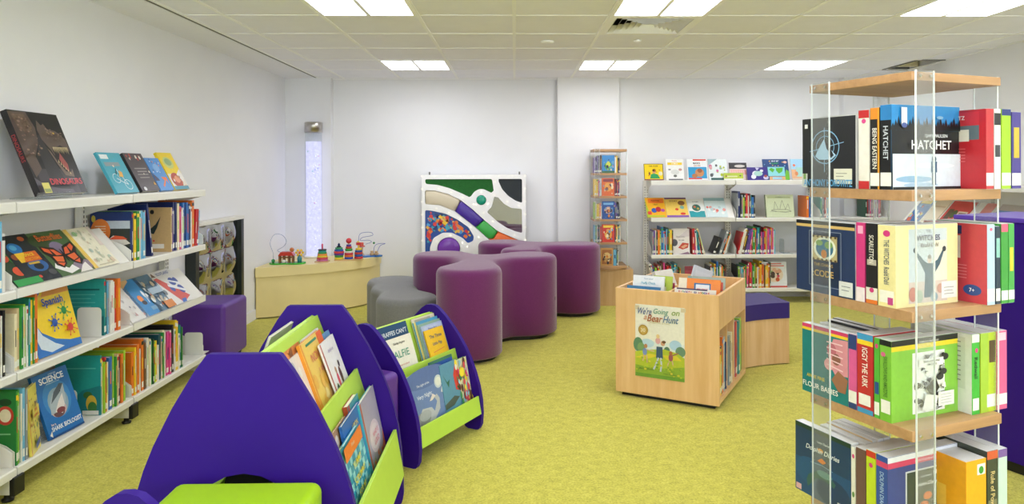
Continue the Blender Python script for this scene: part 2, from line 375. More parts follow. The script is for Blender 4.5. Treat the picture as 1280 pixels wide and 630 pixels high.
# ---- ceiling lights, grille, open tile
WHERE = {(-2, 3): 'far row above the toy table, leftmost', (1, 3): 'far row above the small spinner, middle one', (4, 3): 'far row on the right near the open tile',
         (-2, -1): 'cut by the top edge, left of the middle', (1, -1): 'directly in front of the air grille', (4, -1): 'nearest one on the right, above the big spinner'}
for (k, j) in LIGHTS:
    x0 = .6*k; y0 = 4.405+.6*j
    o = thing('ceiling_light', 'square twin-panel ceiling light, '+WHERE.get((k, j), ('above and' if j == -5 else 'well')+' behind the viewer, '+{-2: 'left wall side', 1: 'middle', 4: 'right wall side'}[k]), 'ceiling light', (x0+.3, y0+.3, CEIL), 0, 'twin-panel ceiling lights')
    f = MB()
    for a, b, c, d in ((-.3, .3, -.3, -.275), (-.3, .3, .275, .3), (-.3, -.275, -.275, .275), (.275, .3, -.275, .275), (-.013, .013, -.275, .275)): f.box(a, b, c, d, -.004, .02)
    f.box(-.3, .3, -.3, .3, .02, .03); f.build('frame', M['grid'], o)
    for s in (-1, 1):
        d = MB(); n = 8                          # gently bowed diffuser
        xs = [s*.144+(-.131+.262*i/n) for i in range(n+1)]
        P = [(x, -.275, .012-.007*math.cos((x-s*.144)/.131*PI/2)) for x in xs]+[(x, .275, .012-.007*math.cos((x-s*.144)/.131*PI/2)) for x in xs]
        d.add(P, [(i, n+1+i, n+2+i, i+1) for i in range(n)], smooth=True); d.build('diffuser', M['lamp'], o)
x0, y0 = .6, 4.405
v = thing('air_grille', 'square white ceiling air grille with nested angled blades', 'air vent', (x0+.3, y0+.3, CEIL))
f = MB()
for a, b, c, d in ((-.3, .3, -.3, -.25), (-.3, .3, .25, .3), (-.3, -.25, -.25, .25), (.25, .3, -.25, .25)): f.box(a, b, c, d, -.004, .012)
f.build('frame', M['grid'], v)
b_ = MB(); b_.box(-.26, .26, -.26, .26, .08, .085); b_.build('duct', M['black'], v)
for i in range(6):
    r = .245-.038*i; r2 = r-.03; bl = MB()
    P = [(-r, -r, -.002), (r, -r, -.002), (r, r, -.002), (-r, r, -.002), (-r2, -r2, .045), (r2, -r2, .045), (r2, r2, .045), (-r2, r2, .045)]
    q = [(a*.995, b*.995, c+.002) for a, b, c in P]
    bl.add(P, [(i_, (i_+1) % 4, 4+(i_+1) % 4, 4+i_) for i_ in range(4)]); bl.add(q, [(4+i_, 4+(i_+1) % 4, (i_+1) % 4, i_) for i_ in range(4)])
    bl.build('blade', M['grid'], v)
# void above the missing tile with ducts
hx0, hx1, hy0, hy1 = 3.6, XR, 6.205, 6.805
d = thing('ventilation_duct', 'beige ducts showing through the missing ceiling tile by the right wall', 'duct', (3.73, 6.5, CEIL+.1))
m_ = MB(); m_.tube([(-.13, -.35, .05), (-.1, 0, .09), (-.06, .6, .1)], .055, '#b9a878', 14); m_.build('flexible_duct', M['toy'], d)
m_ = MB(); m_.tube([(.06, -.35, .03), (.05, .1, .06), (.06, .6, .08)], .04, '#cdbf92', 14); m_.build('flexible_duct', M['toy'], d)
m_ = MB(); m_.box(-.13, .12, .14, .18, -.09, .14, '#d8cda4'); m_.build('bracket', M['toy'], d)
for a, b, c, dd in ((hx0-.01, hx1, hy1, hy1+.01), (hx0-.012, hx0, hy0, hy1), (hx0, hx1, hy0-.01, hy0)):
    mb = MB(); mb.box(a, b, c, dd, CEIL-.003, CEIL+.03); struct(mb.build('trim_4', M['gap']))
sd = MB().lathe([(.02, CEIL-.012), (.045, CEIL-.008), (.05, CEIL+.003)], 20, (.25, 5.3)).build('ceiling_sensor', M['grid'])
tag(sd, 'small round white sensor on the ceiling left of the air grille', 'sensor')
sd = MB().lathe([(.012, CEIL-.012), (.028, CEIL-.008), (.03, CEIL+.003)], 16, (.92, 5.25)).build('ceiling_sensor', M['grid'])
tag(sd, 'tiny round ceiling sensor just behind the air grille', 'sensor')

# ================================================================== WHITE METAL SHELVING
LV = (1.247, .88, .535, .14); DEP = .27
def bay(label, group, origin, ang, L, slant=(), end=False, start=True, levels=LV):
    o = thing('bookshelf_bay', label, 'bookshelf', origin, ang, group)
    for q, xx in enumerate(([0] if start else [])+([L] if end else [])):
        u = MB(); u.box(xx-.028, xx+.028, DEP-.01, DEP+.03, .03, levels[0]-.003); up_ = u.build('upright', M['metal'], o, bevel=.002)
        sl = MB()
        for k in range(40):
            for dx in (-.012, .012): sl.box(xx+dx-.0035, xx+dx+.0035, DEP-.0115, DEP-.0102, .12+k*.027, .12+k*.027+.015)
        sl.build('slot_strip', M['gap'], up_)
        f = MB(); f.box(xx-.03, xx+.03, .012, DEP+.03, .035, .105); ft_ = f.build('foot', M['metal'], o, bevel=.004)
        c = MB(); c.box(xx-.032, xx+.032, -.01, .012, .03, .107); c.build('foot_cap', M['black'], ft_, bevel=.004)
        c = MB(); c.lathe([(.022, 0), (.024, .01), (.014, .014), (.012, .036)], 16, (xx, .04)); c.build('levelling_foot', M['black'], ft_)
    for n, z in enumerate(levels):
        s = MB(); a, b = .004, L-.004; lip = .044 if n == 0 else .036
        if n in slant:
            r = .189; D_ = .182
            s.prism([(0, z-lip), (.012, z-lip), (.016, z-.012), (D_, z-.012+r), (D_, z-.004+r), (.014, z-.002), (.012, z+.004), (0, z+.004)], YZ, a, b)
            s.build('sloping_shelf', M['metal'], o)
            for xx in (a+.001, b-.004):
                p = MB(); p.prism([(.012, z-lip+.002), (.26, z-lip+.02), (.26, z+r-.02), (D_, z+r-.014), (.012, z-.012)], YZ, xx, xx+.003); p.build('shelf_bracket', M['metal'], o)
            continue
        s.prism([(0, z-lip), (.012, z-lip), (.012, z-.018), (DEP-.012, z-.018), (DEP-.012, z), (.004, z), (0, z-.006)], YZ, a, b)
        s.build('shelf', M['metal'], o)
        for xx in (a+.001, b-.004):
            p = MB()
            if n: p.prism([(.016, z+.001), (DEP, z+.001), (DEP, z+.16), (DEP-.06, z+.15), (.05, z+.085), (.016, z+.06)], YZ, xx, xx+.003)
            else: p.prism([(.02, z-.019), (DEP, z-.019), (DEP, z-.12), (DEP-.05, z-.1), (.02, z-.045)], YZ, xx, xx+.003)
            p.build('shelf_bracket', M['metal'], o)
    return o
XF = -2.08; A90 = PI/2
bay('white metal bookshelf bay at the left picture edge, nearest of the left wall run', 'left wall shelving bays', (XF, 2.08, 0), A90, .9)
bay('white metal bookshelf bay holding the dinosaur and butterfly books', 'left wall shelving bays', (XF, 2.98, 0), A90, .9, slant=(1,))
bay('white metal bookshelf bay ending beside the purple vinyl cube', 'left wall shelving bays', (XF, 3.88, 0), A90, .9, slant=(2,), end=True)
BY = 7.14; LB = (1.256, .872, .50, .155)
bay('white back wall bookshelf bay beside the small spinner', 'back wall shelving bays', (1.385, BY, 0), 0, .87, slant=(1,), levels=LB)
bay('white back wall bookshelf bay left of the big spinner', 'back wall shelving bays', (2.255, BY, 0), 0, .87, levels=LB)
bay('white back wall bookshelf bay seen through the big spinner', 'back wall shelving bays', (3.125, BY, 0), 0, .70, end=True, levels=LB)
bay('white right wall bookshelf bay, far one, behind the big spinner', 'right wall shelving bays', (3.56, 6.45, 0), -A90, .9, slant=(1,), levels=LV)
bay('white right wall bookshelf bay, near one, behind the purple cabinet', 'right wall shelving bays', (3.56, 5.55, 0), -A90, .9, slant=(1,), end=True, levels=LV)

def bookend(label, loc, rz, group='metal bookends', m='metal', w=.09, h=.15):
    o = thing('bookend', label, 'bookend', loc, rz, group)
    b = MB(); pts = [(0, 0), (w, 0), (w, h-.02)]+ell(w-.02, h-.02, .02, n=5, a0=0, a1=PI/2)+ell(.02, h-.02, .02, n=5, a0=PI/2, a1=PI)
    b.prism(pts, YZ, 0, .002); b.build('plate', M[m], o)
    b = MB(); b.box(.002, .1, 0, w, .0003, .002); b.build('base', M[m], o)
    return o
# local frame of bookend: plate faces -x (rz turns it); row direction = +x
def L(yy, z, dx=0): return (XF-.012-dx, yy, z)      # a point just inside the lip of the left shelving

# --------------------------- left wall, top shelf: face-out books
z0 = LV[0]+.001
DK = '#17181c'
dino = [('r', 0, 0, 1, 1, DK), ('r', .1, 0, .85, .3, '#3f3b42'), ('p', [(.3, 0), (.3, .7), (.45, .72), (.6, .2), (.7, 0)], '#2c2b30'), ('p', [(0, .2), (.18, .1), (.45, .06), (.7, .05), (.72, 0), (0, 0)], '#5a5560'),
        ('p', [(0, .98), (.35, .99), (.42, .8), (.36, .62), (.2, .45), (.22, .3), (.05, .2), (0, .4)], '#5c4c46'),
        ('p', [(.05, .95), (.3, .96), (.36, .8), (.22, .72), (.08, .8)], '#6f5a4c'), ('p', [(.5, .9), (.56, .84), (.62, .86), (.66, .8), (.82, .78), (.97, .68), (.98, .52), (.9, .55), (.8, .6), (.66, .56), (.6, .46), (.56, .54), (.46, .66), (.44, .78)], '#63544e'),
        ('p', [(.6, .52), (.66, .56), (.8, .6), (.9, .55), (.84, .4), (.8, .25), (.72, .27), (.64, .38)], '#1a0f10'), ('p', [(.66, .42), (.72, .5), (.8, .36), (.78, .27), (.72, .29)], '#9c4a48'),
        ('p', [(.44, .6), (.5, .55), (.58, .36), (.66, .22), (.84, .2), (.86, .3), (.8, .25), (.7, .27), (.6, .4), (.54, .52)], '#7b6a60')]
for i in range(9): dino.append(('p', [(.62+.035*i, .57), (.645+.035*i, .575), (.635+.035*i, .5-.01*(i % 3))], '#d9c79a'))
for i in range(6): dino.append(('p', [(.61+.03*i, .38-.028*i), (.63+.03*i, .37-.028*i), (.63+.03*i, .42-.03*i)], '#d9c79a'))
dino += scatter(201, 60, ['#806456', '#5c463e', '#94786a'], (.05, .45, .34, .95), (.012, .03), .5)+scatter(202, 30, ['#8a7266', '#5c4a44'], (.5, .64, .9, .78), (.01, .025), .6)+[('e', .68, .73, .02, .012, '#c9a03c'), ('r', .62, .16, .8, .163, '#d8d8d8')]+[('r', .02, .0, .16, .12, '#d8cf6a'), ('r', .03, .01, .15, .05, '#8d9a5c')]
face_book('large black dinosaur picture book leaning on the wall on the top shelf', .35, .42, .03, DK, dino, [('DINOSAURS', .54, .13, .075, '#e03a48', dict(maxw=.78))],
          (XF-.075, 3.42, z0+.01), A90, math.radians(22), spinecol='#1a1416', spinetext=([('DINOSAURS', .5, .55, .6, '#9c2f35', .5)], [('r', 0, .8, 1, 1, '#0e0e10')]))
st = thing('book_stand', 'clear plastic book stand holding up the large black dinosaur book', 'book stand', (XF-.07, 3.34, z0), A90)
m_ = MB(); m_.prism([(0, 0), (.13, 0), (.13, .006), (.01, .006), (.004, .03), (0, .03)], YZ, -.12, .12); m_.build('ledge', M['plast'], st)
bike = [('r', .06, .84, .4, .95, '#e9eef0'), ('r', .1, .66, .75, .76, '#8f9aa0'), ('l', ell(.3, .36, .14, .11, 20)+[(.44, .36)], .003, '#eef4f4'), ('l', ell(.68, .2, .15, .12, 20)+[(.83, .2)], .003, '#eef4f4'),
        ('l', [(.3, .36), (.5, .26), (.68, .2), (.55, .42), (.45, .6)], .004, '#eef4f4'), ('p', [(.45, .4), (.56, .56), (.66, .5), (.62, .38)], '#e0a648'), ('e', .42, .66, .03, .03, '#f0d6b0'), ('l', [(.46, .6), (.4, .5), (.35, .45)], .006, '#1d3b44')]
face_book('turquoise book with a white bicycle, first of four small books on the top shelf', .22, .25, .016, '#4aa7bd', bike, [], (XF-.05, 3.93, z0), A90, math.radians(28), group='small books propped on the left top shelf')
dots = [('r', .2, .58, .85, .61, '#9a9491'), ('r', .28, .5, .8, .53, '#9a9491'), ('r', .22, .42, .8, .45, '#8d8784'), ('r', .25, .34, .78, .37, '#8d8784')]+scatter(3, 9, ['#e07a4a', '#e9e2d6', '#b8423a'], (.1, .82, .95, .95), (.03, .05))+[('e', .55, .45, .02, .02, '#e9e2d6'), ('e', .9, .5, .04, .03, '#e9e2d6'), ('p', [(.8, .16), (.86, .24), (.92, .15)], '#e8b23c'), ('e', .2, .06, .08, .05, '#d9d9de')]
face_book('charcoal book with orange animals, between the turquoise and blue ones on the top shelf', .2, .25, .02, '#4c4449', dots, [], (XF-.05, 4.175, z0), A90, math.radians(28), group='small books propped on the left top shelf', spinecol='#1c1c20')
face_book('light blue book with an orange arrow, third of four small books on the top shelf', .165, .225, .014, '#4f92d6', [('e', .5, .7, .22, .12, '#7fb0e2'), ('p', [(.4, .1), (.75, .32), (.85, .2), (.85, .4), (.5, .42), (.62, .3), (.35, .15)], '#ee7a34'), ('p', [(0, .3), (.3, .3), (.25, .38), (0, .55)], '#3c3f66')]+scatter(5, 12, ['#e9f1f7', '#2f5f9e', '#ea8f52'], (.1, .5, .9, .95), (.02, .04)), [], (XF-.05, 4.37, z0), A90, math.radians(28), group='small books propped on the left top shelf')
face_book('yellow comic-style book with a red and white picture, last on the top shelf', .19, .265, .018, '#f0d21c', [('r', 0, .0, 1, .42, '#e9e0d2'), ('e', .45, .25, .35, .2, '#c04a34'), ('e', .5, .27, .18, .1, '#e8a07c'), ('p', [(.6, .4), (.95, .55), (1, .3), (.8, .2)], '#f2efe8'), ('r', 0, 0, 1, .09, '#4a9ab0'), ('e', .45, .72, .32, .16, '#c9d17c'), ('e', .46, .74, .22, .1, '#8fae7e')]+scatter(6, 14, ['#f4efe4', '#8f2f2a', '#d98a3c'], (.15, .08, .85, .4), (.02, .05)), [], (XF-.05, 4.56, z0), A90, math.radians(28), group='small books propped on the left top shelf')

# --------------------------- left wall, level 2
zs = LV[1]+.004; LS = math.radians(41)
def slope(label, w, h, t, col, art, tx, y, lev=1, group='books lying on the sloping shelf of the left wall', **k):
    return face_book(label, w, h, t, col, art, tx, (XF-.0135, y, LV[lev]+.002-.001+.0), A90, LS, group=group, **k)
leaf = [('p', [(.2, 1), (.45, 1), (1, .1), (.8, 0)], '#2f8c34'), ('p', [(.5, 1), (.7, 1), (1, .5), (1, .3)], '#69b04a'), ('e', .3, .62, .2, .1, '#c8442c'), ('e', .45, .3, .2, .1, '#d8502e'), ('r', 0, 0, 1, .14, '#2d9a4c'), ('e', .42, .66, .05, .03, '#0e1410')]
slope('dark book with red frogs on green leaves, nearest on the upper sloping shelf', .16, .25, .008, '#1b3a24', leaf, [], 3.09)
space = [('e', .35, .72, .2, .12, '#1d6fb0'), ('e', .32, .74, .1, .06, '#50a0c8'), ('e', .75, .9, .1, .05, '#c0582c'), ('e', .2, .9, .08, .04, '#c87038'), ('e', .6, .32, .3, .13, '#1e5c9c'), ('e', .6, .3, .14, .07, '#0e1822'), ('e', .15, .55, .1, .06, '#96502c'),
         ('r', .2, .42, .86, .62, '#d9641e'), ('p', [(.2, .42), (.2, .62), (.5, .62), (.32, .42)], '#f2c431'), ('r', .38, .36, .72, .4, '#c9a43a'), ('e', .85, .14, .12, .06, '#4a4a50'), ('e', .4, .1, .05, .03, '#c8402c')]
slope('black space book with planets and an orange title panel on the upper sloping shelf', .205, .265, .01, '#16202c', space, [('SPACE', .58, .555, .06, '#f4e23a', dict(maxw=.5)), ('COLLECTION', .53, .47, .05, '#f4b23a', dict(maxw=.55))], 3.195)
butt = [('r', 0, 0, 1, 1, '#45663a'), ('e', .2, .8, .3, .15, '#2c4426'), ('e', .8, .15, .3, .12, '#8d7d8e'), ('e', .5, .6, .2, .15, '#7d6f8c'), ('p', [(.1, .3), (.35, .14), (.5, .2), (.6, .08), (.3, .02), (.0, .2)], '#e9e7e4'), ('p', [(.55, .0), (.95, .0), (.9, .2), (.75, .14)], '#e6e0da')]
wing = lambda sx: [('p', [(.5, .42), (.5+sx*.12, .62), (.5+sx*.46, .7), (.5+sx*.48, .55), (.5+sx*.38, .42), (.5+sx*.4, .25), (.5+sx*.26, .16), (.5+sx*.1, .24)], '#1c1210'),
    ('p', [(.5+sx*.04, .44), (.5+sx*.15, .58), (.5+sx*.25, .6), (.5+sx*.2, .45)], '#dc5a2a'), ('p', [(.5+sx*.27, .6), (.5+sx*.42, .66), (.5+sx*.42, .57), (.5+sx*.28, .48)], '#dc5a2a'), ('p', [(.5+sx*.06, .4), (.5+sx*.32, .44), (.5+sx*.32, .32), (.5+sx*.14, .28)], '#e0662e'), ('p', [(.5+sx*.14, .26), (.5+sx*.34, .3), (.5+sx*.25, .2)], '#dc5a2a')]
butt += wing(-1)+wing(1)+[('e', .5, .42, .02, .16, '#15100e')]
slope('butterfly picture book with an orange and black monarch on the upper sloping shelf', .25, .262, .01, '#4c6a3e', butt, [('Butterflies', .48, .86, .15, '#e8702c', dict(maxw=.7))], 3.425)
slope('cream book with a yellow spine strip and line drawings, beside the butterfly book', .215, .255, .012, '#ece7cf', [('r', .0, 0, .13, 1, '#ecc65c'), ('r', .86, .5, 1, 1, '#e2d3c8')]+scatter(9, 26, ['#c9cdb4', '#d8c4ac', '#b6c6b6', '#d8d2b8'], (.2, .1, .92, .9), (.03, .07))+[('e', .25, .85, .08, .06, '#9bc08a'), ('r', .2, .04, .8, .06, '#c3bca2')], [], 3.665, spinecol='#dfb94e')
fish = [('r', 0, 0, 1, 1, '#1f3570'), ('r', .3, .12, .96, .78, '#27302c'), ('r', .3, .66, .96, .82, '#b9c4d2'), ('r', .3, .02, .96, .1, '#8a6a44'), ('p', [(.38, .4), (.55, .52), (.8, .48), (.97, .36), (.8, .32), (.55, .3)], '#d9d4cc'), ('p', [(.45, .44), (.6, .52), (.8, .5), (.9, .44), (.7, .44)], '#d8552c'), ('p', [(.6, .3), (.72, .14), (.78, .3)], '#6fa8c8'), ('e', .25, .6, .24, .26, '#e88238'), ('e', .08, .86, .05, .07, '#c9b23c')]
def paint_near(art, txt=()):
    def hook(i, root, t, h, D):
        if i: return
        m2 = MB(); F = Face((0, D, 0), (0, -1, 0), (0, 0, 1), D, h); F.k = 2; paint(m2, F, art); m2.build('cover_picture', M['printed'], root)
        for q in txt: write(root, F, *q[:5], **(q[5] if len(q) > 5 else {}))
    return hook
z2 = LV[1]+.0005
row('on the upper shelf at the left picture edge', 'books on the upper shelf at the left edge', L(2.83, z2), A90, 'w20:29 c16:27 b18:28 r16:31 c18:29 w18:24', seed=11)
row('on the upper flat left wall shelf', 'spine-out books on the upper flat shelf of the left wall', L(3.90, z2), A90, 'n16:27 y22:26 g26:27 i20:27 c24:27 c24:26 e16:27 _65 n18:31~-11', seed=12, hook=paint_near(fish+[('r', .12, .5+.05*i, .38, .515+.05*i, '#f7e2c0') for i in range(5)]), depth=(.22, .23))
bookend('white metal bookend on the upper shelf between the navy and tan books', L(4.19, z2, .12), A90)
bird = [('r', 0, 0, 1, 1, '#c9a876'), ('e', .45, .9, .06, .05, '#2a2a2c'), ('p', [(.3, .45), (.55, .62), (.7, .8), (.6, .55), (.5, .4)], '#2c3c3c'), ('e', .5, .25, .03, .02, '#d83a3a'), ('r', .4, .08, .8, .18, '#ece7dc')]
row('behind the upper shelf bookend', 'spine-out books on the upper flat shelf of the left wall', L(4.33, z2), A90, 's16:27 v14:27 v12:26 n22:30 n20:30 i26:29 p24:27 w20:25 w12:26 b22:29 n16:28 b24:29 b18:27 n20:28 w14:26 o28:30 _6 r22:24~5 r16:24~5 c18:23~5', seed=13, hook=paint_near(bird), depth=(.2, .23))

# --------------------------- left wall, level 3
z3 = LV[2]+.0005
row('on the middle shelf at the left picture edge', 'books on the middle shelf at the left edge', L(2.82, z3), A90, 'y20:27 v16:26 n20:28 k24:27 w16:25 k14:27', seed=21)
lily = [('r', 0, 0, 1, 1, '#1f7358'), ('e', .6, .45, .12, .1, '#7a4a3a'), ('p', [(.5, .3), (.6, .2), (.7, .35), (.6, .5)], '#5a3a30'), ('r', .3, .05, .6, .12, '#e6e2d8')]
row('before the Spanish book, middle shelf', 'books standing before the Spanish book', L(2.995, z3), A90, 'i16:24 s16:26 g14:27 w10:26 l12:27 w10:26', seed=22, depth=(.2, .22))
row('nearer the Spanish book, middle shelf', 'books standing before the Spanish book', L(3.075, z3), A90, 't12:29 y22:28 g8:29', seed=23, hook=paint_near(lily), depth=(.21, .22))
row('touching the Spanish book, middle shelf', 'books standing before the Spanish book', L(3.122, z3), A90, 'o16:30', seed=24)
span = [('r', 0, 0, 1, 1, '#f3cf1e'), ('p', [(0, .86), (.3, .86), (.48, 1), (0, 1)], '#2768b8'), ('r', .04, .89, .3, .96, '#d5323c'), ('p', [(.36, .84), (1, .84), (1, 1), (.5, 1)], '#e99a36'),
        ('p', [(0, .56), (.1, .5), (.2, .34), (.45, .2), (.75, .12), (1, .1), (1, 0), (0, 0)], '#2f72bd'), ('p', [(0, .5), (.12, .46), (.2, .3), (.42, .14), (.6, .06), (.3, .03), (.1, .12)], '#cfdce8')]
def splat(cx, cy, c, r=.06):
    out = [('e', cx, cy, r, r, c)]
    for k in range(8):
        a = k*PI/4+.3; q = r*(1.7+.5*(k % 2)); out += [('l', [(cx, cy), (cx+q*math.cos(a), cy+q*math.sin(a))], .004, c), ('e', cx+q*math.cos(a), cy+q*math.sin(a), r*.25, r*.25, c)]
    return out
span += splat(.78, .57, '#2b9a4e')+splat(.5, .43, '#2c5cb0')+splat(.8, .3, '#dc4436')
face_book('yellow and blue Spanish language book standing face out on the middle shelf', .3, .315, .016, '#f3cf1e', span, [('Spanish', .53, .74, .15, '#2a4fa0', dict(maxw=.84, bold=.03)), ('My first Spanish', .66, .92, .035, '#d96a1e', dict(maxw=.5)), ('Collins', .17, .925, .03, '#ffffff', dict(maxw=.2)), ('verde', .62, .56, .02, '#2b9a4e', {}), ('azul', .66, .43, .02, '#2c5cb0', {}), ('rojo', .64, .27, .02, '#dc4436', {})],
          (XF-.03, 3.315, z3), A90-.03, math.radians(15))
bookend('white metal bookend leaning on the teal book of the middle shelf', L(3.60, z3, .0), A90, w=.12, h=.15)
earth = [('r', 0, 0, 1, 1, '#2c9c98'), ('r', .1, .8, .9, .83, '#14625f')]+[('r', .15, .72-.07*i, .8-.1*(i % 2), .735-.07*i, '#5cbab4') for i in range(4)]+[('p', [(.3, 0), (1, 0), (1, .35), (.7, .3)], '#1d7a80')]
row('behind the middle shelf bookend', 'books behind the bookend of the middle shelf', L(3.625, z3), A90, 't14:29 q16:28 c10:27 n12:27 w16:26 w24:27 w16:26 r16:24 o26:27', seed=25, hook=paint_near(earth), depth=(.21, .23))
G3 = 'books lying on the lower sloping shelf of the left wall'
slope('white book with a grey sketch on its cover, nearest on the lower sloping shelf', .18, .235, .01, '#dedcd8', scatter(15, 20, ['#b9b4b2', '#c9a09c', '#8d8f94', '#d8d0cc'], (.1, .1, .9, .8), (.03, .08)), [], 3.985, 2, G3)
slope('blue book with orange and white people on the lower sloping shelf', .19, .26, .01, '#2787c8', [('p', [(0, .8), (.5, .95), (.5, 1), (0, 1)], '#d9b27a'), ('e', .42, .46, .13, .09, '#ee8a3a'), ('e', .46, .34, .12, .06, '#2a2a30'), ('e', .72, .55, .06, .1, '#e9eef4'), ('e', .84, .45, .06, .1, '#e9eef4'), ('l', [(.75, .52), (.7, .3)], .008, '#c9d4e0'), ('r', .55, .1, .85, .2, '#6fa0c4')], [], 4.14, 2, G3)
slope('travel book with a blue and brown city photograph on the lower sloping shelf', .2, .26, .01, '#5e7f96', scatter(16, 50, ['#9fb4c4', '#3f5c74', '#c9b89c', '#7c8c94', '#b0652f', '#dfe4e6', '#4f6c80'], (.05, .1, .95, .95), (.04, .1))+[('r', .45, .0, .95, .2, '#d9863c'), ('r', .2, .45, .9, .62, '#a8bccc')], [], 4.30, 2, G3)
flag = [('r', 0, 0, 1, 1, '#e6e4e2'), ('p', [(.02, .8), (.2, .82), (1, .12), (.55, .0), (.48, .0)], '#d4564a'), ('p', [(.45, 0), (.66, .0), (.72, .1), (.5, .1)], '#3a6fc0'), ('e', .72, .62, .15, .12, '#3c55a4'), ('e', .86, .36, .13, .13, '#3c55a4'), ('e', .5, .44, .1, .1, '#3c55a4'), ('e', .9, .62, .09, .1, '#3c55a4'), ('l', [(.4, .55), (1, .28)], .02, '#e9ebf0'), ('l', [(.55, .68), (.98, .52)], .014, '#e9ebf0'), ('p', [(.02, .86), (.1, .98), (.2, .84)], '#7a5a48')]
slope('white book with a blue and white saltire flag on the lower sloping shelf', .245, .26, .012, '#e6e4e2', flag, [('SCOTLAND', .58, .9, .08, '#5a6aa8', dict(maxw=.7))], 4.50, 2, G3)

# --------------------------- left wall, bottom level
z4 = LV[3]+.0005
row('on the bottom shelf at the left picture edge', 'books on the bottom shelf at the left edge', L(2.70, z4), A90, 'g20:26 w16:25 b18:27 y20:26 _10', seed=31)
grn = [('r', 0, 0, 1, 1, '#1e7a38'), ('e', .8, .68, .16, .13, '#c43a2c'), ('e', .8, .68, .11, .09, '#e9dfc0'), ('e', .8, .86, .12, .05, '#12421f'), ('r', .55, .42, .9, .44, '#7fc08a')]
row('before the yellow animal book, bottom shelf', 'spine-out books at the near end of the bottom shelf', L(2.992, z4), A90, 'g12:31 l12:30 g10:31 w8:29 c16:31 e12:30', seed=32, hook=paint_near(grn), depth=(.22, .23))
anim = [('r', 0, 0, .06, 1, '#d9863a')]+scatter(33, 46, ['#3a2f24', '#4f8a3c', '#c8642c', '#8a5a34', '#3c6ea0', '#5f5648', '#2f6b3c'], (.12, .08, .95, .93), (.025, .06), .6)+[('r', .2, .5, .92, .68, '#e9d75a'), ('p', [(.3, .14), (.8, .2), (.75, .1), (.35, .06)], '#3c4f8c')]
face_book('yellow animal encyclopedia covered in small creatures on the bottom shelf', .13, .29, .012, '#e9d75a', anim, [('1000', .55, .64, .05, '#d8502c', dict(maxw=.6)), ('ANIMALS', .55, .56, .045, '#d8502c', dict(maxw=.7))], (XF-.03, 3.145, z4), A90+.35, math.radians(4))
sh = thing('book_stand', 'clear plastic display stand holding the blue science book', 'book stand', (XF-.06, 3.36, z4), A90-.12)
m_ = MB(); m_.prism([(-.02, 0), (.17, 0), (.17, .003), (.0, .003), (.09, .26), (.087, .262), (-.005, .004), (-.02, .004)], YZ, -.13, .06); m_.build('panel', M['plast'], sh)
shark = [('r', 0, 0, 1, 1, '#1f6fb8'), ('e', .5, .55, .38, .3, '#3a86c4'), ('e', .5, .5, .28, .22, '#8fa8b4'), ('e', .45, .38, .22, .12, '#c9a8a4'), ('e', .44, .34, .16, .08, '#6a4a4c'), ('p', [(.22, .34), (.26, .5), (.4, .64), (.66, .76), (.76, .74), (.72, .5), (.6, .36)], '#a8b4bc'), ('p', [(.3, .5), (.45, .66), (.66, .76), (.76, .74), (.6, .62)], '#4f5a62'), ('p', [(.34, .36), (.5, .5), (.66, .6), (.64, .42), (.52, .3)], '#e4ddd6'), ('e', .5, .36, .12, .045, '#7c3c40'), ('e', .62, .64, .012, .01, '#101010'), ('r', 0, 0, 1, .03, '#144a86'), ('p', [(.02, .06), (.1, .12), (.08, .02)], '#e9e4d8')]
face_book('blue science book with a shark photograph standing on the bottom shelf', .225, .30, .014, '#1f6fb8', shark, [('SCIENCE', .5, .88, .1, '#eef4f8', dict(maxw=.84, bold=.03)), ('AWESOME', .55, .95, .025, '#bcd8ec', dict(maxw=.4)), ('everything you need to know', .5, .81, .022, '#dfeaf2', dict(maxw=.8)), ('SHARK BIOLOGIST', .53, .13, .07, '#f2f6f8', dict(maxw=.86, bold=.02)), ('be a', .18, .2, .04, '#f2d8d0', dict(maxw=.2))], (XF-.035, 3.37, z4), A90-.08, math.radians(19))
bookend('white metal bookend beside the teal monster book on the bottom shelf', L(3.53, z4, .08), A90, w=.1, h=.15)
tealm = [('r', 0, 0, 1, 1, '#249a96'), ('p', [(.0, 0), (1, 0), (1, .5), (.6, .42), (.3, .2)], '#1c7c84'), ('e', .72, .34, .1, .06, '#3a6b34'), ('e', .8, .2, .12, .14, '#d8b33c'), ('e', .82, .13, .1, .1, '#3c7a3a'), ('r', .6, .01, .96, .08, '#e4e2da'), ('r', .1, .78, .9, .8, '#5cc0ba')]
row('beyond the science book, bottom shelf', 'spine-out books on the bottom shelf, middle bay', L(3.60, z4), A90, 't12:30 i14:27 l10:26 r14:28 y10:25 w14:25 b26:27 w10:25 l14:28 g12:26 s14:27 e10:25 n16:25 o18:26 w12:25 l18:27 _3', seed=34, hook=paint_near(tealm), depth=(.22, .23))
row('on the far bottom left wall shelf', 'spine-out books on the bottom shelf, far bay', L(3.892, z4), A90, 'o22:24 y16:26 e12:22 o24:27 w12:24 b10:23 o24:29 B20:26 e14:27 w20:28 i14:27 w16:26 g10:25 d12:26 l20:24 y22:24 w18:21 q26:27 s16:25 g12:27 i18:28 w12:27 p34:26~3 p18:25 w18:26 k20:29 w14:26 y22:31 y18:30 w12:22 t14:27 n14:26 g12:25', seed=35, depth=(.2, .24), hh=(.23, .28))
bookend('white metal bookend at the far end of the bottom shelf', L(4.755, z4, .0), -A90+PI, w=.12, h=.15)

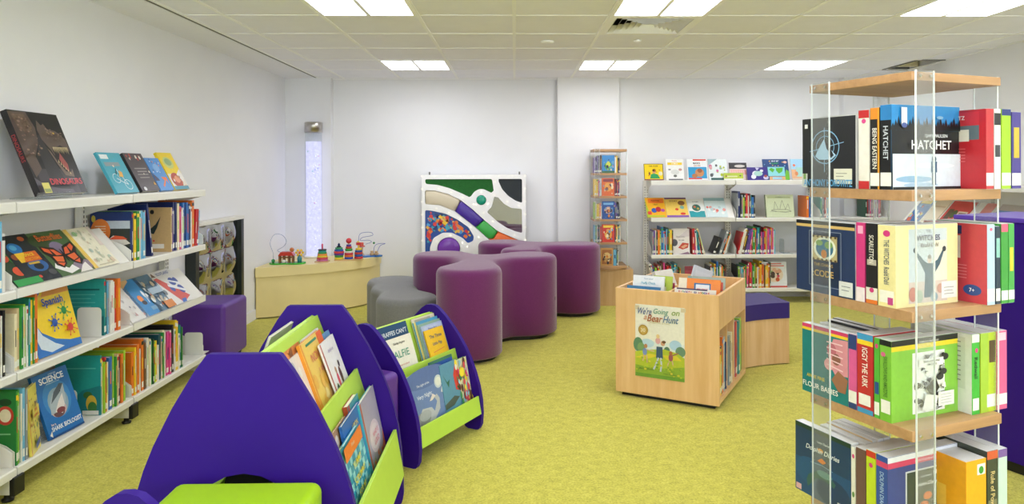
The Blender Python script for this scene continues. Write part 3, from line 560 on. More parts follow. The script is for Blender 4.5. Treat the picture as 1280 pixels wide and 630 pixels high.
# ================================================================== BACK WALL SHELVING: books
def bx(px): return ((px-660)/880+.019)*7.18          # measured spine edges of the back shelves, turned into metres along the wall
def front(label, a, b, h, col, art, tx=(), z=LB[0], dy=.05, lean=16, t=.008, group=None, yaw=0):
    x = (bx(a)+bx(b))/2; wd = bx(b)-bx(a)-.004
    return face_book(label, wd, h, t, col, art, list(tx), (x, BY+dy, z+.0008), yaw, math.radians(lean), group=group)
GT = 'face-out books along the top of the back wall shelves'
front('small yellow book showing a woman in green on the back wall shelf top', 806, 831, .175, '#f0cc1e', [('r', 0, 0, 1, 1, '#3c3420'), ('r', .03, .03, .97, .97, '#f2cf22'), ('p', [(.3, .1), (.35, .35), (.5, .42), (.7, .35), (.82, .1)], '#2c9a5a'), ('e', .52, .52, .09, .12, '#d8a07c'), ('e', .52, .6, .09, .08, '#4a2c1c'), ('e', .28, .4, .05, .1, '#8a5a3c'), ('e', .85, .4, .1, .12, '#e9e4c0'), ('r', .0, .0, 1, .06, '#7c3c5c')]+scatter(41, 8, ['#e07a2a', '#3c7ab0', '#2f2f2f'], (.1, .2, .9, .7), (.02, .04)), [('ASK YOUR', .5, .86, .08, '#2b2a2a', {})], group=GT)
front('white comics book with a yellow title ring on the back wall shelf top', 834, 857, .225, '#eeeeec', [('r', .1, .72, .92, .84, '#f0cf36'), ('e', .5, .38, .24, .12, '#d9dad8'), ('e', .5, .2, .1, .06, '#6a6f6c'), ('e', .2, .5, .08, .04, '#8d8f90'), ('e', .8, .5, .1, .06, '#c99a94'), ('r', .12, .01, .92, .06, '#4c5058')], [('Phoenix', .5, .92, .05, '#d8562c', dict(maxw=.6)), ('COMICS', .5, .78, .06, '#ffffff', dict(maxw=.7))], group=GT)
front('white masks book with a blue and orange cover picture on the shelf top', 861, 887, .225, '#eceef0', [('r', .04, .08, .96, .62, '#2f9ad0'), ('e', .6, .35, .22, .2, '#c98a5c'), ('e', .62, .45, .12, .1, '#9a5c3c'), ('e', .35, .2, .14, .1, '#b0764c'), ('r', .04, .04, .7, .1, '#d23c3a'), ('r', .3, .92, .95, .99, '#d8442e')], [('MASKS', .48, .8, .08, '#30343c', dict(maxw=.66)), ('GALORE', .5, .68, .06, '#d0803c', {})], group=GT)
front('pale book with pink and grey animals and a dark green base, on the shelf top', 888, 912, .225, '#e2eaec', [('p', [(0, .7), (.5, 1), (0, 1)], '#9ab4bc')]+scatter(43, 14, ['#c96a9a', '#5a5f64', '#d8a0a4', '#8fb0b8', '#b8c83c'], (.1, .2, .95, .7), (.05, .09))+[('r', .1, 0, .8, .1, '#2c5c58')], group=GT)
front('black and pink book behind the low lime one on the back shelf top', 915, 938, .185, '#ead2cc', [('r', 0, .64, 1, 1, '#2e2c30'), ('r', .05, .3, .95, .58, '#e49a92'), ('e', .6, .8, .3, .08, '#c9c4c0'), ('r', .1, .1, .6, .2, '#c9d0c0')]+[('r', .08+.08*i, .3, .11+.08*i, .55, '#f1e0da') for i in range(10)], dy=.07, group=GT)
front('low wide lime green book lying landscape in front on the shelf top', 906, 931, .075, '#b4c646', [('r', 0, 0, 1, .2, '#ece9df'), ('r', .15, .4, .7, .6, '#d8dca0'), ('e', .85, .6, .05, .1, '#6a5f50'), ('e', .12, .55, .05, .1, '#8a4c3c')], dy=.03, group=GT)
front('small navy book with white cloud shapes on the back wall shelf top', 936, 962, .135, '#3c2f86', scatter(44, 7, ['#dfe0ea', '#c8c6e0', '#e6e8f0'], (.05, .1, .95, .9), (.08, .16), 1.2)+[('e', .55, .5, .22, .2, '#a6cfc4'), ('e', .9, .3, .08, .1, '#a8584c')], dy=.035, group=GT)
front('dark blue map activity book with a green world map on the shelf top', 957, 990, .222, '#2a4a80', [('p', [(.78, 0), (1, 0), (1, .4), (.9, .5)], '#6fb43c'), ('r', .18, .18, .84, .62, '#8cd0d8'), ('p', [(.22, .5), (.32, .58), (.45, .5), (.36, .35)], '#5cae3c'), ('p', [(.5, .56), (.78, .58), (.74, .4), (.6, .3), (.5, .45)], '#5cae3c'), ('r', .22, .0, .84, .16, '#d8a878'), ('r', .34, .02, .7, .13, '#9ac4dc'), ('e', .88, .85, .07, .06, '#e6b4a4')]+scatter(45, 8, ['#e8b04a', '#d8dcea', '#7ab0d8'], (.05, .62, .95, .98), (.02, .03)), [('MAP MY', .5, .9, .07, '#e9f0f4', dict(maxw=.5)), ('PLANET', .48, .79, .07, '#46b04a', dict(maxw=.5))], group=GT, dy=.04)
front('light blue book with a sandy picture, last before the big spinner on the shelf top', 993, 1014, .222, '#a6d0ea', [('r', .0, .0, 1, .5, '#e0b088'), ('r', .3, .15, 1, .6, '#a8d4cc'), ('e', .2, .7, .08, .06, '#e8744a'), ('e', .3, .3, .1, .1, '#d88a5c'), ('r', .0, .0, 1, .08, '#d8c4b0')], group=GT, dy=.045)
front('orange book with a green edge on the sloping back wall shelf', 806+3, 834, .255, '#f0b02c', [('p', [(0, 0), (.2, 0), (.05, .6), (0, 1)], '#a8c83c'), ('r', .15, .72, .95, .95, '#e8752c'), ('e', .4, .35, .14, .12, '#2f5cb0'), ('e', .62, .4, .14, .13, '#c02f3c'), ('e', .85, .35, .1, .08, '#b04ca0'), ('r', .05, .02, .9, .1, '#b8c43c'), ('r', .05, .14, .25, .3, '#d83c3c')], [('PLAYING', .52, .84, .06, '#5c2c1c', {}), ('OUT', .52, .64, .06, '#5c5c2c', {})], z=LB[1]+.003, dy=.016, lean=41, group='face-out books on the sloping back wall shelf')
front('yellow book with a purple strip beside the orange one on the sloping shelf', 834, 862, .255, '#efcb62', [('r', 0, .92, 1, 1, '#5c2c5c'), ('r', 0, 0, 1, .1, '#8a5cb0'), ('e', .75, .72, .16, .12, '#8a5a34'), ('e', .75, .5, .1, .09, '#7fb0a4'), ('e', .5, .4, .08, .06, '#d8442c'), ('e', .75, .18, .12, .06, '#d8442c')], [('STORY', .4, .82, .08, '#7c4a2c', {})], z=LB[1]+.003, dy=.016, lean=41, group='face-out books on the sloping back wall shelf')
front('white book with a teal base and round garden picture on the sloping shelf', 863, 883, .22, '#e9ece8', [('r', 0, 0, 1, .36, '#1f9aa4'), ('e', .5, .55, .36, .26, '#e9ece8'), ('e', .5, .55, .28, .2, '#2f6b5c'), ('e', .4, .6, .08, .07, '#c86a4a'), ('e', .6, .5, .08, .07, '#b8a04a')], [('AUTUMN', .5, .9, .05, '#4c504c', {})], z=LB[1]+.003, dy=.016, lean=41, group='face-out books on the sloping back wall shelf')
front('pale blue book with red lettering, last on the sloping back wall shelf', 884, 911, .25, '#cfdfe0', [('r', 0, .85, 1, 1, '#8fb0b4')]+scatter(47, 12, ['#e0958c', '#b4c9cc', '#e9ece8', '#d86a5c'], (.1, .1, .9, .6), (.04, .09)), [], z=LB[1]+.003, dy=.016, lean=41, group='face-out books on the sloping back wall shelf')
BR = 'spine-out books on the back wall shelves'
def brow(where, x, z, spec, seed, hh=(.2, .25)):
    return row(where, BR, (x, BY+.012, z+.0006), 0, spec, detail=False, seed=seed, hh=hh)
brow('on the flat second back wall shelf', 2.275, LB[1], 'e8:25 n22:27 k14 e16 l14 k12 r22 w10 m14 t10 b22 k14', 51)
front('cream book of sailing ship drawings on the flat second back wall shelf', 959, 996, .235, '#cfd8b4', [('r', .0, 0, .03, 1, '#2a3a2c'), ('r', .1, .84, .9, .92, '#b4bf90'), ('l', [(.2, .3), (.4, .25), (.7, .22), (.9, .26), (.75, .34), (.3, .34), (.2, .3)], .004, '#5c5f50'), ('l', [(.3, .34), (.35, .7), (.45, .36)], .003, '#6a6c5c'), ('l', [(.5, .34), (.6, .75), (.7, .34)], .003, '#6a6c5c'), ('l', [(.7, .34), (.8, .6), (.85, .32)], .003, '#6a6c5c'), ('r', .15, .24, .85, .25, '#8a8c78')], [('JOURNEYS', .5, .88, .06, '#7c8468', dict(maxw=.85))], z=LB[1], dy=.04, lean=12)
brow('right of the sailing ship book on the back wall', 2.99, LB[1], 'o26:22 b12 e14', 52)
brow('on the second back shelf, beside the big spinner', 3.135, LB[1], 't14 e16 n10 r14 w10 c14', 53, (.19, .24))
brow('on the back shelf seen through the spinner', 3.60, LB[1], 'd16 m14 e16 p12 e12 p16 v12 w14 e16 p14 m16', 54, (.19, .22))
brow('before the baking book, back wall', 1.402, LB[2], 'e14:23 v16 i10 d14 o22:25 l12 b22:28 c14 r12 c10:26 d16:27 l12 y22:25 k10', 55, (.23, .27))
front('white baking book with a red and brown food picture on the third back wall shelf', 840, 863, .262, '#e6dfda', [('e', .15, .45, .18, .14, '#4c4a50'), ('p', [(.35, .25), (.6, .45), (.95, .42), (.9, .25), (.6, .18)], '#c8452c'), ('p', [(.5, .28), (.75, .38), (.9, .34), (.65, .22)], '#e0a47c'), ('p', [(.4, .0), (.9, .1), (1, 0)], '#8c6a7c'), ('p', [(.3, .62), (.95, 1), (1, 1), (1, .7)], '#d8cdd0')], [('BAKING', .5, .68, .07, '#a89c98', {}), ('for kids', .55, .55, .05, '#2c2a2e', dict(maxw=.4))], z=LB[2], dy=.03, lean=6)
brow('just beyond the baking book, back wall', 1.815, LB[2], 'r24:26 p14 w12:25~-4 b20~-8 t14:25~-9 r12~-11 k12~-13 i20:27~-16', 56, (.22, .26))
brow('lying back on the third back shelf', 2.02, LB[2], 'k30:18~22', 57)
brow('among those leaning, third back shelf', 2.085, LB[2], 'e26:25~20 k10:24~18 o14~18 w14~17 e8~17', 58, (.2, .25))
brow('before the clear bookend, back wall', 2.275, LB[2], 'r10~14 w16~14 w12~14 B24:25~14 k10~12 v22~12 v18:26~10 p12~8 o12~6 m14 g24:28 o12 b12 t22:27 k10:29 p18 v12 r18:27 y8 e10 p18:26 v14 o14:27 p14 w8 c10:25', 59, (.22, .27))
bookend('clear acrylic bookend on the third back wall shelf', (2.76, BY+.03, LB[2]+.0005), 0, m='plast', w=.13, h=.15)
brow('at the end of the third back shelf', 3.055, LB[2], 'v12:27~8 l12:26 o14:26 k8', 60)
brow('third back shelf, behind the spinner', 3.135, LB[2], 'r16 k14 b18 w12 t16 o14 n20 w10 g14 m16 y12', 61)
brow('bottom back shelf, behind the maple box', 1.402, LB[3], 'w14~-9 w10~-7 b12~-6 l16~-3 g12 r12~-4 y24~-7 w8~-6 B14~-5 p18:26~-4 r22 e8 r14 t18 c14 c16:25 t14:25 k10 k14 y10', 62, (.19, .25))
front('red book standing on the bottom back wall shelf behind the picture book box', 857, 873, .22, '#a8283c', [('r', 0, .8, 1, 1, '#8c1c30'), ('r', .1, .3, .9, .5, '#c0505c')], z=LB[3], dy=.04, lean=8)
brow('beyond the red book, bottom back shelf', 1.985, LB[3], 'k12 w12 w12 c12 y14 k8 b18:27 g12 w10 w10:24 o14 g8 k10 B20', 63, (.2, .25))
brow('before the children cover, bottom back shelf', 2.275, LB[3], 'k10 l14 e12 c14 t14:22 o12 g14 p16 m10:26 r24:26 p8 g20 l8 B20 w12 o10 y22:27 r10 o12 B16 y16 y12 o14 d8:26', 64, (.21, .25))
front('white book with a ring of cartoon children on the bottom back wall shelf', 954, 986, .26, '#dfe2e4', [('r', 0, 0, 1, .06, '#c84a3c'), ('e', .5, .5, .36, .3, '#e6d2b8')]+scatter(66, 16, ['#c8582c', '#4a3426', '#d8a07c', '#d04a5c', '#8fae5c', '#e0b08c'], (.25, .28, .75, .72), (.05, .09))+[('r', .12, .82, .9, .86, '#d86a4c'), ('r', .2, .9, .8, .94, '#d86a4c')], z=LB[3], dy=.03, lean=8)
brow('beyond the children cover, bottom back shelf', 2.985, LB[3], 'i20:22 c14:25~10 n18:25~10 r8:25~10', 65)
brow('bottom back shelf, behind the big spinner', 3.135, LB[3], 'e14 k16 r14 b18 w12 t16 o14 n20', 67)

# right wall magazines (they face the room, -x)
RW = 'face-out magazines on the right wall shelves'
def mag(label, w_, h, col, art, y):
    return face_book(label, w_, h, .006, col, art, [], (3.56+.0145, y, LV[1]+.001), -A90, math.radians(41), group=RW)
mag('colourful yellow, blue and white magazine, farthest on the right wall shelf', .2, .27, '#2c6cae', scatter(71, 14, ['#e9d43a', '#e6e6ea', '#d8602c', '#7ab8dc'], (.05, .05, .95, .8), (.06, .12))+[('r', .1, .82, .9, .98, '#f0d020')], 6.30)
mag('cream magazine beside the colourful one on the right wall shelf', .2, .28, '#ead9bc', [('r', .1, .7, .9, .76, '#d8bf9a')], 6.07)
mag('large red magazine with small photographs on the right wall shelf', .3, .28, '#cf4a46', [('r', .1, .3, .32, .68, '#5c4a3c'), ('e', .42, .5, .12, .16, '#4c5c34'), ('r', .55, .25, .95, .62, '#d8ccb4'), ('r', .6, .3, .9, .57, '#8c7460')], 5.79)
mag('white magazine with a pink column on the right wall shelf', .2, .28, '#ece6de', [('r', .4, 0, 1, 1, '#d86a5c'), ('r', .5, .4, .9, .6, '#e9dcd4')], 5.50)
mag('grey and light blue magazine, nearest on the right wall shelf', .26, .28, '#b6aea8', [('r', 0, .7, 1, .78, '#6a90c4'), ('r', .2, .3, .8, .5, '#8c8078')], 5.22)
mag('blue magazine with an orange figure on the near right wall shelf', .24, .3, '#4650a4', [('e', .75, .6, .14, .12, '#c8854a'), ('r', 0, .0, 1, .2, '#e6e4e0')], 4.93)

# ================================================================== WOODEN BOOK SPINNERS
def pinwheel(rows): pass
def spinner(label, loc, ang, side, levels, top, th, strip_w, base_h, group=None, base_round=False):
    o = thing('book_spinner', label, 'book spinner', loc, ang, group)       # local frame: origin at the corner, x = W edge, y = U edge
    for z in levels:
        b = MB(); b.box(0, side, 0, side, z-th, z); b.build('tier_board', M['oak'], o, bevel=.0015)
    b = MB(); b.box(0, side, 0, side, top-.026, top); b.build('top_board', M['oak'], o, bevel=.0015)
    e = .0055; a0 = .012; a1 = a0+strip_w; zlo = levels[-1]-th-.002
    for nm, (x0, x1, y0, y1), ax in (('a', (a0, a1, -e, -.0008), 0), ('b', (side+.0008, side+e, a0, a1), 1), ('c', (side-a1, side-a0, side+.0008, side+e), 0), ('d', (-e, -.0008, side-a1, side-a0), 1)):
        b = MB(); b.box(x0, x1, y0, y1, zlo, top+.004); st_ = b.build('acrylic_strip', M['acrylic'], o)
        q = MB()
        if ax == 0:
            for xx in (x0, x1-.0016): q.box(xx-.0006, xx+.0014, y0-.0004, y1+.0004, zlo, top+.0042)
        else:
            for yy in (y0, y1-.0016): q.box(x0-.0004, x1+.0004, yy-.0006, yy+.0014, zlo, top+.0042)
        q.build('polished_edge', M['aedge'], st_)
        for z in [z_-th/2 for z_ in levels]+[top-.013]:
            for s in (.2, .75):
                c = MB(); r = .0052; n = 12
                P = ell(0, 0, r, n=n)
                if ax == 0:
                    px_ = x0+(x1-x0)*s; yo = y0 if y0 < 0 else y1; sg = -1 if y0 < 0 else 1
                    for rr, d0, d1 in ((r, 0, .002), (r*.7, .002, .0045)): c.prism([(u*rr/r+px_, v*rr/r+z) for u, v in P], XZ, yo+sg*d0, yo+sg*d1)
                else:
                    py_ = y0+(y1-y0)*s; xo = x0 if x0 < 0 else x1; sg = -1 if x0 < 0 else 1
                    for rr, d0, d1 in ((r, 0, .002), (r*.7, .002, .0045)): c.prism([(u*rr/r+py_, v*rr/r+z) for u, v in P], YZ, xo+sg*d0, xo+sg*d1)
                if side > .35: c.build('screw', M['screw'], st_)
    return o
# --- the big spinner on the right
SP = Vector((1.163, 2.04, 0)); SA = math.atan2(.370, .929); U = Vector((-.370, .929, 0)); W = Vector((.929, .370, 0)); SIDE = .395
SL = (1.313, .956, .606, .25)
sp = spinner('tall four-sided oak and clear acrylic spinner filled with audiobook cases, right foreground', SP, SA, SIDE, SL, 1.663, .032, .078, 0)
b = MB(); b.box(.03, SIDE-.03, .03, SIDE-.03, .05, .21); b.build('base_box', M['oak'], sp)
b = MB(); b.prism(ell(SIDE/2, SIDE/2, .25, n=40), XY, .0, .05); b.build('turntable', M['oak'], sp)
def uL(px): k = (px-660)/880+.019; return (SP.x-k*SP.y)/(k*U.y-U.x)
def wR(px, u=0): k = (px-660)/880+.019; p = SP+U*u; return (k*p.y-p.x)/(W.x-k*W.y)
def uvec(u, w_, z): return SP+U*u+W*w_+Vector((0, 0, z))
def ucase(label, z, spinedir, u, w_, width, h, t, col, art, tx, spinecol=None, stx=None, group=None):
    """spinedir: 'W-' spine looks left-front, 'U-' right-front, 'U+' left-back, 'W+' right-back. (u, w_) = outer front corner: where spine meets the front cover"""
    ang = {'W-': SA, 'U-': SA+A90, 'W+': SA+PI, 'U+': SA-A90}[spinedir]
    B = Matrix.Rotation(ang, 3, 'Z'); loc = uvec(u, w_, z)+B @ Vector((width/2, 0, 0))
    return face_book(label, width, h, t, col, art, tx, loc, 0, 0, name='audiobook_case', cat='audiobook', group=group, spinecol=spinecol, case=True, base=B, spinetext=stx)
LAB = ('r', .0, .04, .98, .2, '#ece9e2')
def st2(lines, extra=()): return (lines, [LAB]+list(extra))
def sideL(z, items, group):            # spines looking left-front; items: (label, px0, px1, h, col, spinetext, alt art)
    for lab, p0, p1, h, col, stx in items:
        u1 = uL(p0); u0 = uL(p1)
        ucase(lab, z, 'W-', u0+.0008, .0, .19, h, u1-u0-.0016, col, [('r', .1, .1, .9, .9, col)], [], stx=stx, group=group)
def sideR(z, items, group, u0=-.018):
    """spines looking right-front; front cover faces +W, so the back cover faces the left-front side"""
    for lab, p0, p1, h, col, stx, art in items:
        a = wR(p0, u0); b_ = wR(p1, u0)
        r = ucase(lab, z, 'U-', u0, b_-.0008, .215, h, b_-a-.0016, col, [], [], stx=stx, group=group)
        if art:
            m2 = MB(); F = Face((.2145/2, b_-a-.0016, 0), (-1, 0, 0), (0, 0, 1), .2145, h); F.k = 3; paint(m2, F, art); m2.build('back_cover_picture', M['printed'], r)
            for q in art:
                if q[0] == 't': write(r, F, *q[1:6], **(q[6] if len(q) > 6 else {}))
def hidden(z, where, cols, group, seed):
    rn = random.Random(seed); w0 = .01
    for i, c in enumerate(cols):      # behind the left-back face, seen from their tops
        t = rn.uniform(.022, .034)
        ucase(f'{PAL[c][1]} audiobook case {where}, {nth(i)} in line', z, 'U+', .395+rn.uniform(0, .01), .042+w0, .19, rn.uniform(.235, .25), t-.001, PAL[c][0], [], [], stx=([], [LAB]), group=group); w0 += t
compass = [('r', 0, 0, 1, 1, '#202126'), ('l', ell(.45, .58, .26, .235, 30)+[(.71, .58)], .0035, '#7fb0d4'), ('l', ell(.45, .58, .17, .155, 26)+[(.62, .58)], .0025, '#7fb0d4'), ('l', [(.15, .52), (.8, .64)], .0022, '#8fbcdc'), ('l', [(.44, .86), (.44, .22)], .0022, '#8fbcdc'),
           ('p', [(.26, .45), (.36, .6), (.44, .7), (.52, .58), (.66, .46), (.58, .4), (.34, .4)], '#a9c8e0'), ('p', [(.44, .7), (.48, .56), (.54, .5), (.56, .42), (.62, .46), (.54, .58)], '#202126'), ('r', .62, .06, .95, .27, '#dfddcb'), ('r', .66, .2, .86, .21, '#8d8c80'), ('r', .66, .16, .8, .17, '#8d8c80'), ('r', .66, .11, .82, .12, '#8d8c80'), ('r', 0, 0, .11, .2, '#c9ccc4'), ('r', .03, .12, .08, .2, '#7da05c'), ('r', .06, .86, .12, .92, '#e8eaea')]
Z = [s+.0006 for s in SL]
u1 = uL(1006); u0 = uL(1074)
def leftcover(z, p0, p1, h, t, col, lab, art, tx, sc=None, grp=None):      # cover looks left-front, spine on the left-back side
    a, b = uL(p0), uL(p1)
    return ucase(lab, z, 'U+', a, -.0+0.0, a-b, h, t, col, art, tx, spinecol=sc, group=grp)
G1 = 'audiobook cases on the top tier of the big spinner'; G2 = 'audiobook cases on the second tier of the big spinner'; G3_ = 'audiobook cases on the third tier of the big spinner'; G4 = 'audiobook cases on the lowest visible tier of the big spinner'
leftcover(Z[0], 1006, 1073, .235, .03, '#202126', 'black audiobook case with a light blue compass emblem on the top tier', compass, [('ANTHONY HOROWITZ', .5, .07, .1, '#5ba0d0', dict(maxw=.92, bold=.02))], grp=G1)
hidden(Z[0], 'behind the black compass case on the top tier', 'wnr', G1, 81)
hatchet = [('r', 0, 0, 1, 1, '#15171b'), ('r', 0, .7, 1, 1, '#2a86c6')]+[('p', [(.04*i-.02, .7), (.04*i+.02, .79+.02*((i*7) % 5)), (.04*i+.06, .7)], '#15171b') for i in range(26)]+[('r', .0, .0, 1, .42, '#d3dfe8'), ('e', .3, .12, .26, .04, '#8fb4cf'), ('e', .6, .28, .3, .03, '#e9eef2'), ('e', .4, .05, .25, .03, '#a8c4d8'), ('r', .56, .05, .62, .24, '#27465e'), ('e', .59, .36, .035, .04, '#27465e'), ('r', .545, .2, .635, .33, '#2f5876'), ('e', .68, .86, .05, .02, '#7aa8c8'), ('r', .12, .76, .2, .97, '#e6eaf2'), ('e', .16, .76, .04, .03, '#4a5a9c'), ('r', .0, .0, 1, .03, '#1c2226')]
ucase('black and blue audiobook case titled Hatchet on the top tier corner', Z[0], 'W-', uL(1119), 0.0, wR(1206, uL(1119)), .258, uL(1105)-uL(1119), '#1d4f74', hatchet, [('GARY PAULSEN', .62, .64, .04, '#dfe6ea', dict(maxw=.5)), ('HATCHET', .55, .53, .11, '#eef0f0', dict(maxw=.72))], spinecol='#17181b', stx=([('HATCHET', .5, .55, .45, '#c9ced4', .4)], [LAB, ('r', 0, .82, 1, 1, '#2a7ab8')]), group=G1)
sideL(Z[0], [('white audiobook case with a red band, third spine left of the corner, top tier', 1077, 1091, .248, '#e6e1d8', ([], [('r', 0, .9, 1, 1, '#c02a2e'), ('r', 0, 0, 1, .1, '#c02a2e'), ('e', .5, .86, .2, .03, '#d8458c')])),
             ('black and orange audiobook case spine beside the black and blue corner case', 1092, 1104, .252, '#1c1c1e', ([('BEING EASTERN', .5, .5, .5, '#ece8de', .5)], [('r', 0, .86, 1, 1, '#e08a2c'), ('r', .8, 0, 1, 1, '#e0982c'), LAB]))], G1)
redback = [('r', 0, 0, 1, 1, '#b4232c'), ('r', .05, .8, .9, .97, '#c43038'), ('r', 0, .62, .9, .8, '#5c6a70'), ('r', .05, .6, .75, .75, '#dcd9cc'), ('r', .2, .05, .55, .26, '#e9e6dc'), ('t', 'HOROWITZ', .48, .9, .05, '#e6dcd4', dict(maxw=.8))]+[('r', .22+.03*i, .08, .235+.03*i, .24, '#2b2b2b') for i in range(10)]+[('r', .08, .5-.04*i, .7, .51-.04*i, '#d86a6c') for i in range(5)]
sideR(Z[0], [('red audiobook case showing its barcoded back on the top tier', 1240, 1250, .247, '#c23a40', ([], [LAB]), redback), ('white audiobook case with a black spine label on the top tier right side', 1250.5, 1259, .247, '#e0dfda', ([], [('r', 0, .8, 1, .95, '#2a2a2e'), ('r', .1, .4, .9, .55, '#3a3f44')]), None),
             ('lime green audiobook case on the top tier right side', 1260, 1272, .248, '#9fca2e', ([], [LAB, ('r', 0, .92, 1, 1, '#2c3a7a')]), None), ('purple audiobook case at the right end of the top tier', 1273, 1285, .24, '#4a3f8c', ([], [LAB, ('r', .2, .4, .8, .8, '#c9b23c')]), None)], G1)
# second tier
code = [('r', 0, 0, 1, 1, '#22355c'), ('r', 0, .95, 1, 1, '#14181e'), ('r', 0, .91, 1, .95, '#d2b06a'), ('l', [(.24, .1), (.24, .86), (.78, .86), (.78, .1), (.24, .1)], .002, '#8d97a8'), ('r', .27, .12, .75, .83, '#1b2a48'), ('r', .3, .46, .72, .8, '#b8a878'), ('e', .51, .63, .19, .16, '#dde0cc'), ('e', .51, .63, .15, .125, '#3c6f8c'), ('e', .42, .7, .06, .04, '#7fa05c'), ('e', .58, .68, .07, .05, '#7fa05c'), ('e', .5, .55, .05, .06, '#c07a3c')]+[('e', .32+.076*i, y_, .02, .018, '#5c4a2c') for i in range(6) for y_ in (.47, .79)]+[('r', .76, .02, .98, .22, '#d8dad8'), ('r', .8, .15, .94, .16, '#7c8088'), ('r', .8, .1, .92, .11, '#7c8088')]
leftcover(Z[1], 998, 1072, .243, .03, '#22355c', 'navy audiobook case with a circular map emblem on the second tier', code, [('THE CHAOS', .5, .4, .045, '#b99a5c', dict(maxw=.4)), (':CODE', .5, .28, .09, '#c8a45c', dict(maxw=.5)), ], grp=G2)
hidden(Z[1], 'behind the navy emblem case on the second tier', 'wew', G2, 82)
sideL(Z[1], [('magenta audiobook case spine on the second tier', 1073.5, 1085, .25, '#d0387e', ([], [('r', 0, 0, 1, .18, '#ecdde2'), ('r', .2, .86, .8, .96, '#f0a8c8')])),
             ('black audiobook case spine on the second tier', 1086, 1101, .25, '#1d1d20', ([('SCARLETTON', .5, .68, .4, '#e4ded2', .35)], [('r', .1, .48, .9, .55, '#b8b0a0'), ('r', 0, .04, 1, .2, '#e4dfd4'), ('e', .5, .17, .2, .03, '#d0387e'), ('r', 0, 0, 1, .05, '#e0762c')]))], G2)
wit = [('r', 0, 0, 1, 1, '#e9dfa6'), ('r', .0, 0, .2, 1, '#eadfa4'), ('r', .2, .04, .82, .95, '#c9d3d8'), ('r', .62, .04, .82, .8, '#e2dccb'), ('r', .2, .04, .82, .3, '#d2c3b8'), ('p', [(.44, .1), (.46, .4), (.4, .5), (.28, .68), (.3, .7), (.44, .56), (.5, .52), (.58, .52), (.66, .56), (.76, .7), (.78, .69), (.7, .5), (.62, .4), (.62, .1)], '#45606e'), ('e', .53, .57, .035, .05, '#d8bfae'), ('e', .53, .6, .03, .03, '#8a8478'),
       ('e', .3, .69, .03, .035, '#39434a'), ('e', .77, .69, .03, .035, '#39434a'), ('e', .26, .15, .06, .09, '#c48a7c'), ('e', .36, .12, .06, .08, '#a8b8a0'), ('e', .7, .2, .05, .06, '#c49a8c'), ('e', .6, .1, .06, .06, '#8fa4ac'), ('r', .72, .07, .97, .28, '#e6e5df'), ('r', .76, .2, .92, .208, '#8c8c88'), ('r', .76, .16, .9, .168, '#8c8c88'), ('r', .76, .12, .92, .128, '#8c8c88')]
ucase('cream audiobook case with a figure raising both arms, second tier corner', Z[1], 'W-', uL(1124), 0.0, wR(1203, uL(1124)), .248, uL(1101.5)-uL(1124), '#e9dfa6', wit, [('THE', .5, .92, .03, '#5c5a6c', dict(maxw=.2)), ('WITCHES', .5, .84, .07, '#4c4a68', dict(maxw=.5)), ('Roald Dahl', .52, .75, .05, '#6a5c50', dict(maxw=.5, slant=.2))], spinecol='#ecdfa0', stx=([('THE WITCHES  Roald Dahl', .5, .55, .3, '#4f5a6c', .55)], [('r', .1, .05, .9, .2, '#f0ece0'), ('e', .5, .9, .2, .04, '#d0387e'), ('r', .55, .03, .85, .12, '#c84a8c')]), group=G2)
pinkb = [('r', 0, 0, 1, 1, '#c8434c'), ('r', .08, .86, .62, .97, '#1d2c5c'), ('r', .1, .55, .6, .84, '#e9e2d2'), ('r', .3, .08, .55, .2, '#ece8dc'), ('e', .78, .16, .14, .07, '#2c4f8c'), ('t', 'DUE DATE', .36, .92, .03, '#ffffff', dict(maxw=.35)), ('t', '7+', .78, .16, .05, '#ffffff', dict(maxw=.2))]+[('r', .1, .46-.04*i, .7, .47-.04*i, '#e08a8c') for i in range(5)]
sideR(Z[1], [('rose red audiobook case showing its back with an age badge, second tier', 1241, 1251, .247, '#b6cfe2', ([], [LAB, ('e', .5, .94, .2, .02, '#d86a8c')]), pinkb), ('dark audiobook case between the rose red and green ones, second tier', 1252, 1258, .24, '#26384a', ([], [LAB, ('r', .1, .6, .9, .85, '#8fc4b8')]), None),
             ('green audiobook case at the right end of the second tier', 1259, 1268, .247, '#3f9a3c', ([], [('r', 0, .04, 1, .16, '#ece9e0'), ('r', 0, .9, 1, 1, '#d8607c')]), None), ('second green audiobook case, outermost on the second tier', 1268.5, 1276, .247, '#4aa84a', ([], [('r', 0, .04, 1, .16, '#ece9e0'), ('r', .2, .4, .8, .7, '#e6c832')]), None)], G2)
# third tier
flour = [('r', 0, 0, 1, 1, '#1d7c7c'), ('r', 0, .95, 1, 1, '#d23a68'), ('r', 0, .91, 1, .95, '#ecca2c'), ('p', [(.95, .4), (.75, .36), (.62, .5), (.58, .66), (.7, .88), (1, .9), (1, .4)], '#d8909a'), ('e', .66, .72, .1, .09, '#c06a78'), ('e', .6, .5, .1, .08, '#e4a8ac'), ('e', .76, .6, .09, .08, '#8c5a4c'), ('p', [(.66, .3), (.8, .45), (1, .36), (.95, .16), (.8, .16)], '#9a6a50')]+[('l', [(.56, .5+.08*i), (.9, .46+.09*i)], .004, '#f0ccd0') for i in range(5)]
leftcover(Z[2], 1005, 1063, .235, .03, '#1d7c7c', 'teal audiobook case with a pink patterned bundle on the third tier', flour, [('ANNE FINE', .32, .26, .05, '#e6c83c', dict(maxw=.4)), ('FLOUR BABIES', .42, .13, .075, '#f0ece4', dict(maxw=.8))], sc='#cfd2d0', grp=G3_)
hidden(Z[2], 'behind the teal case on the third tier', 'wkke', G3_, 83)
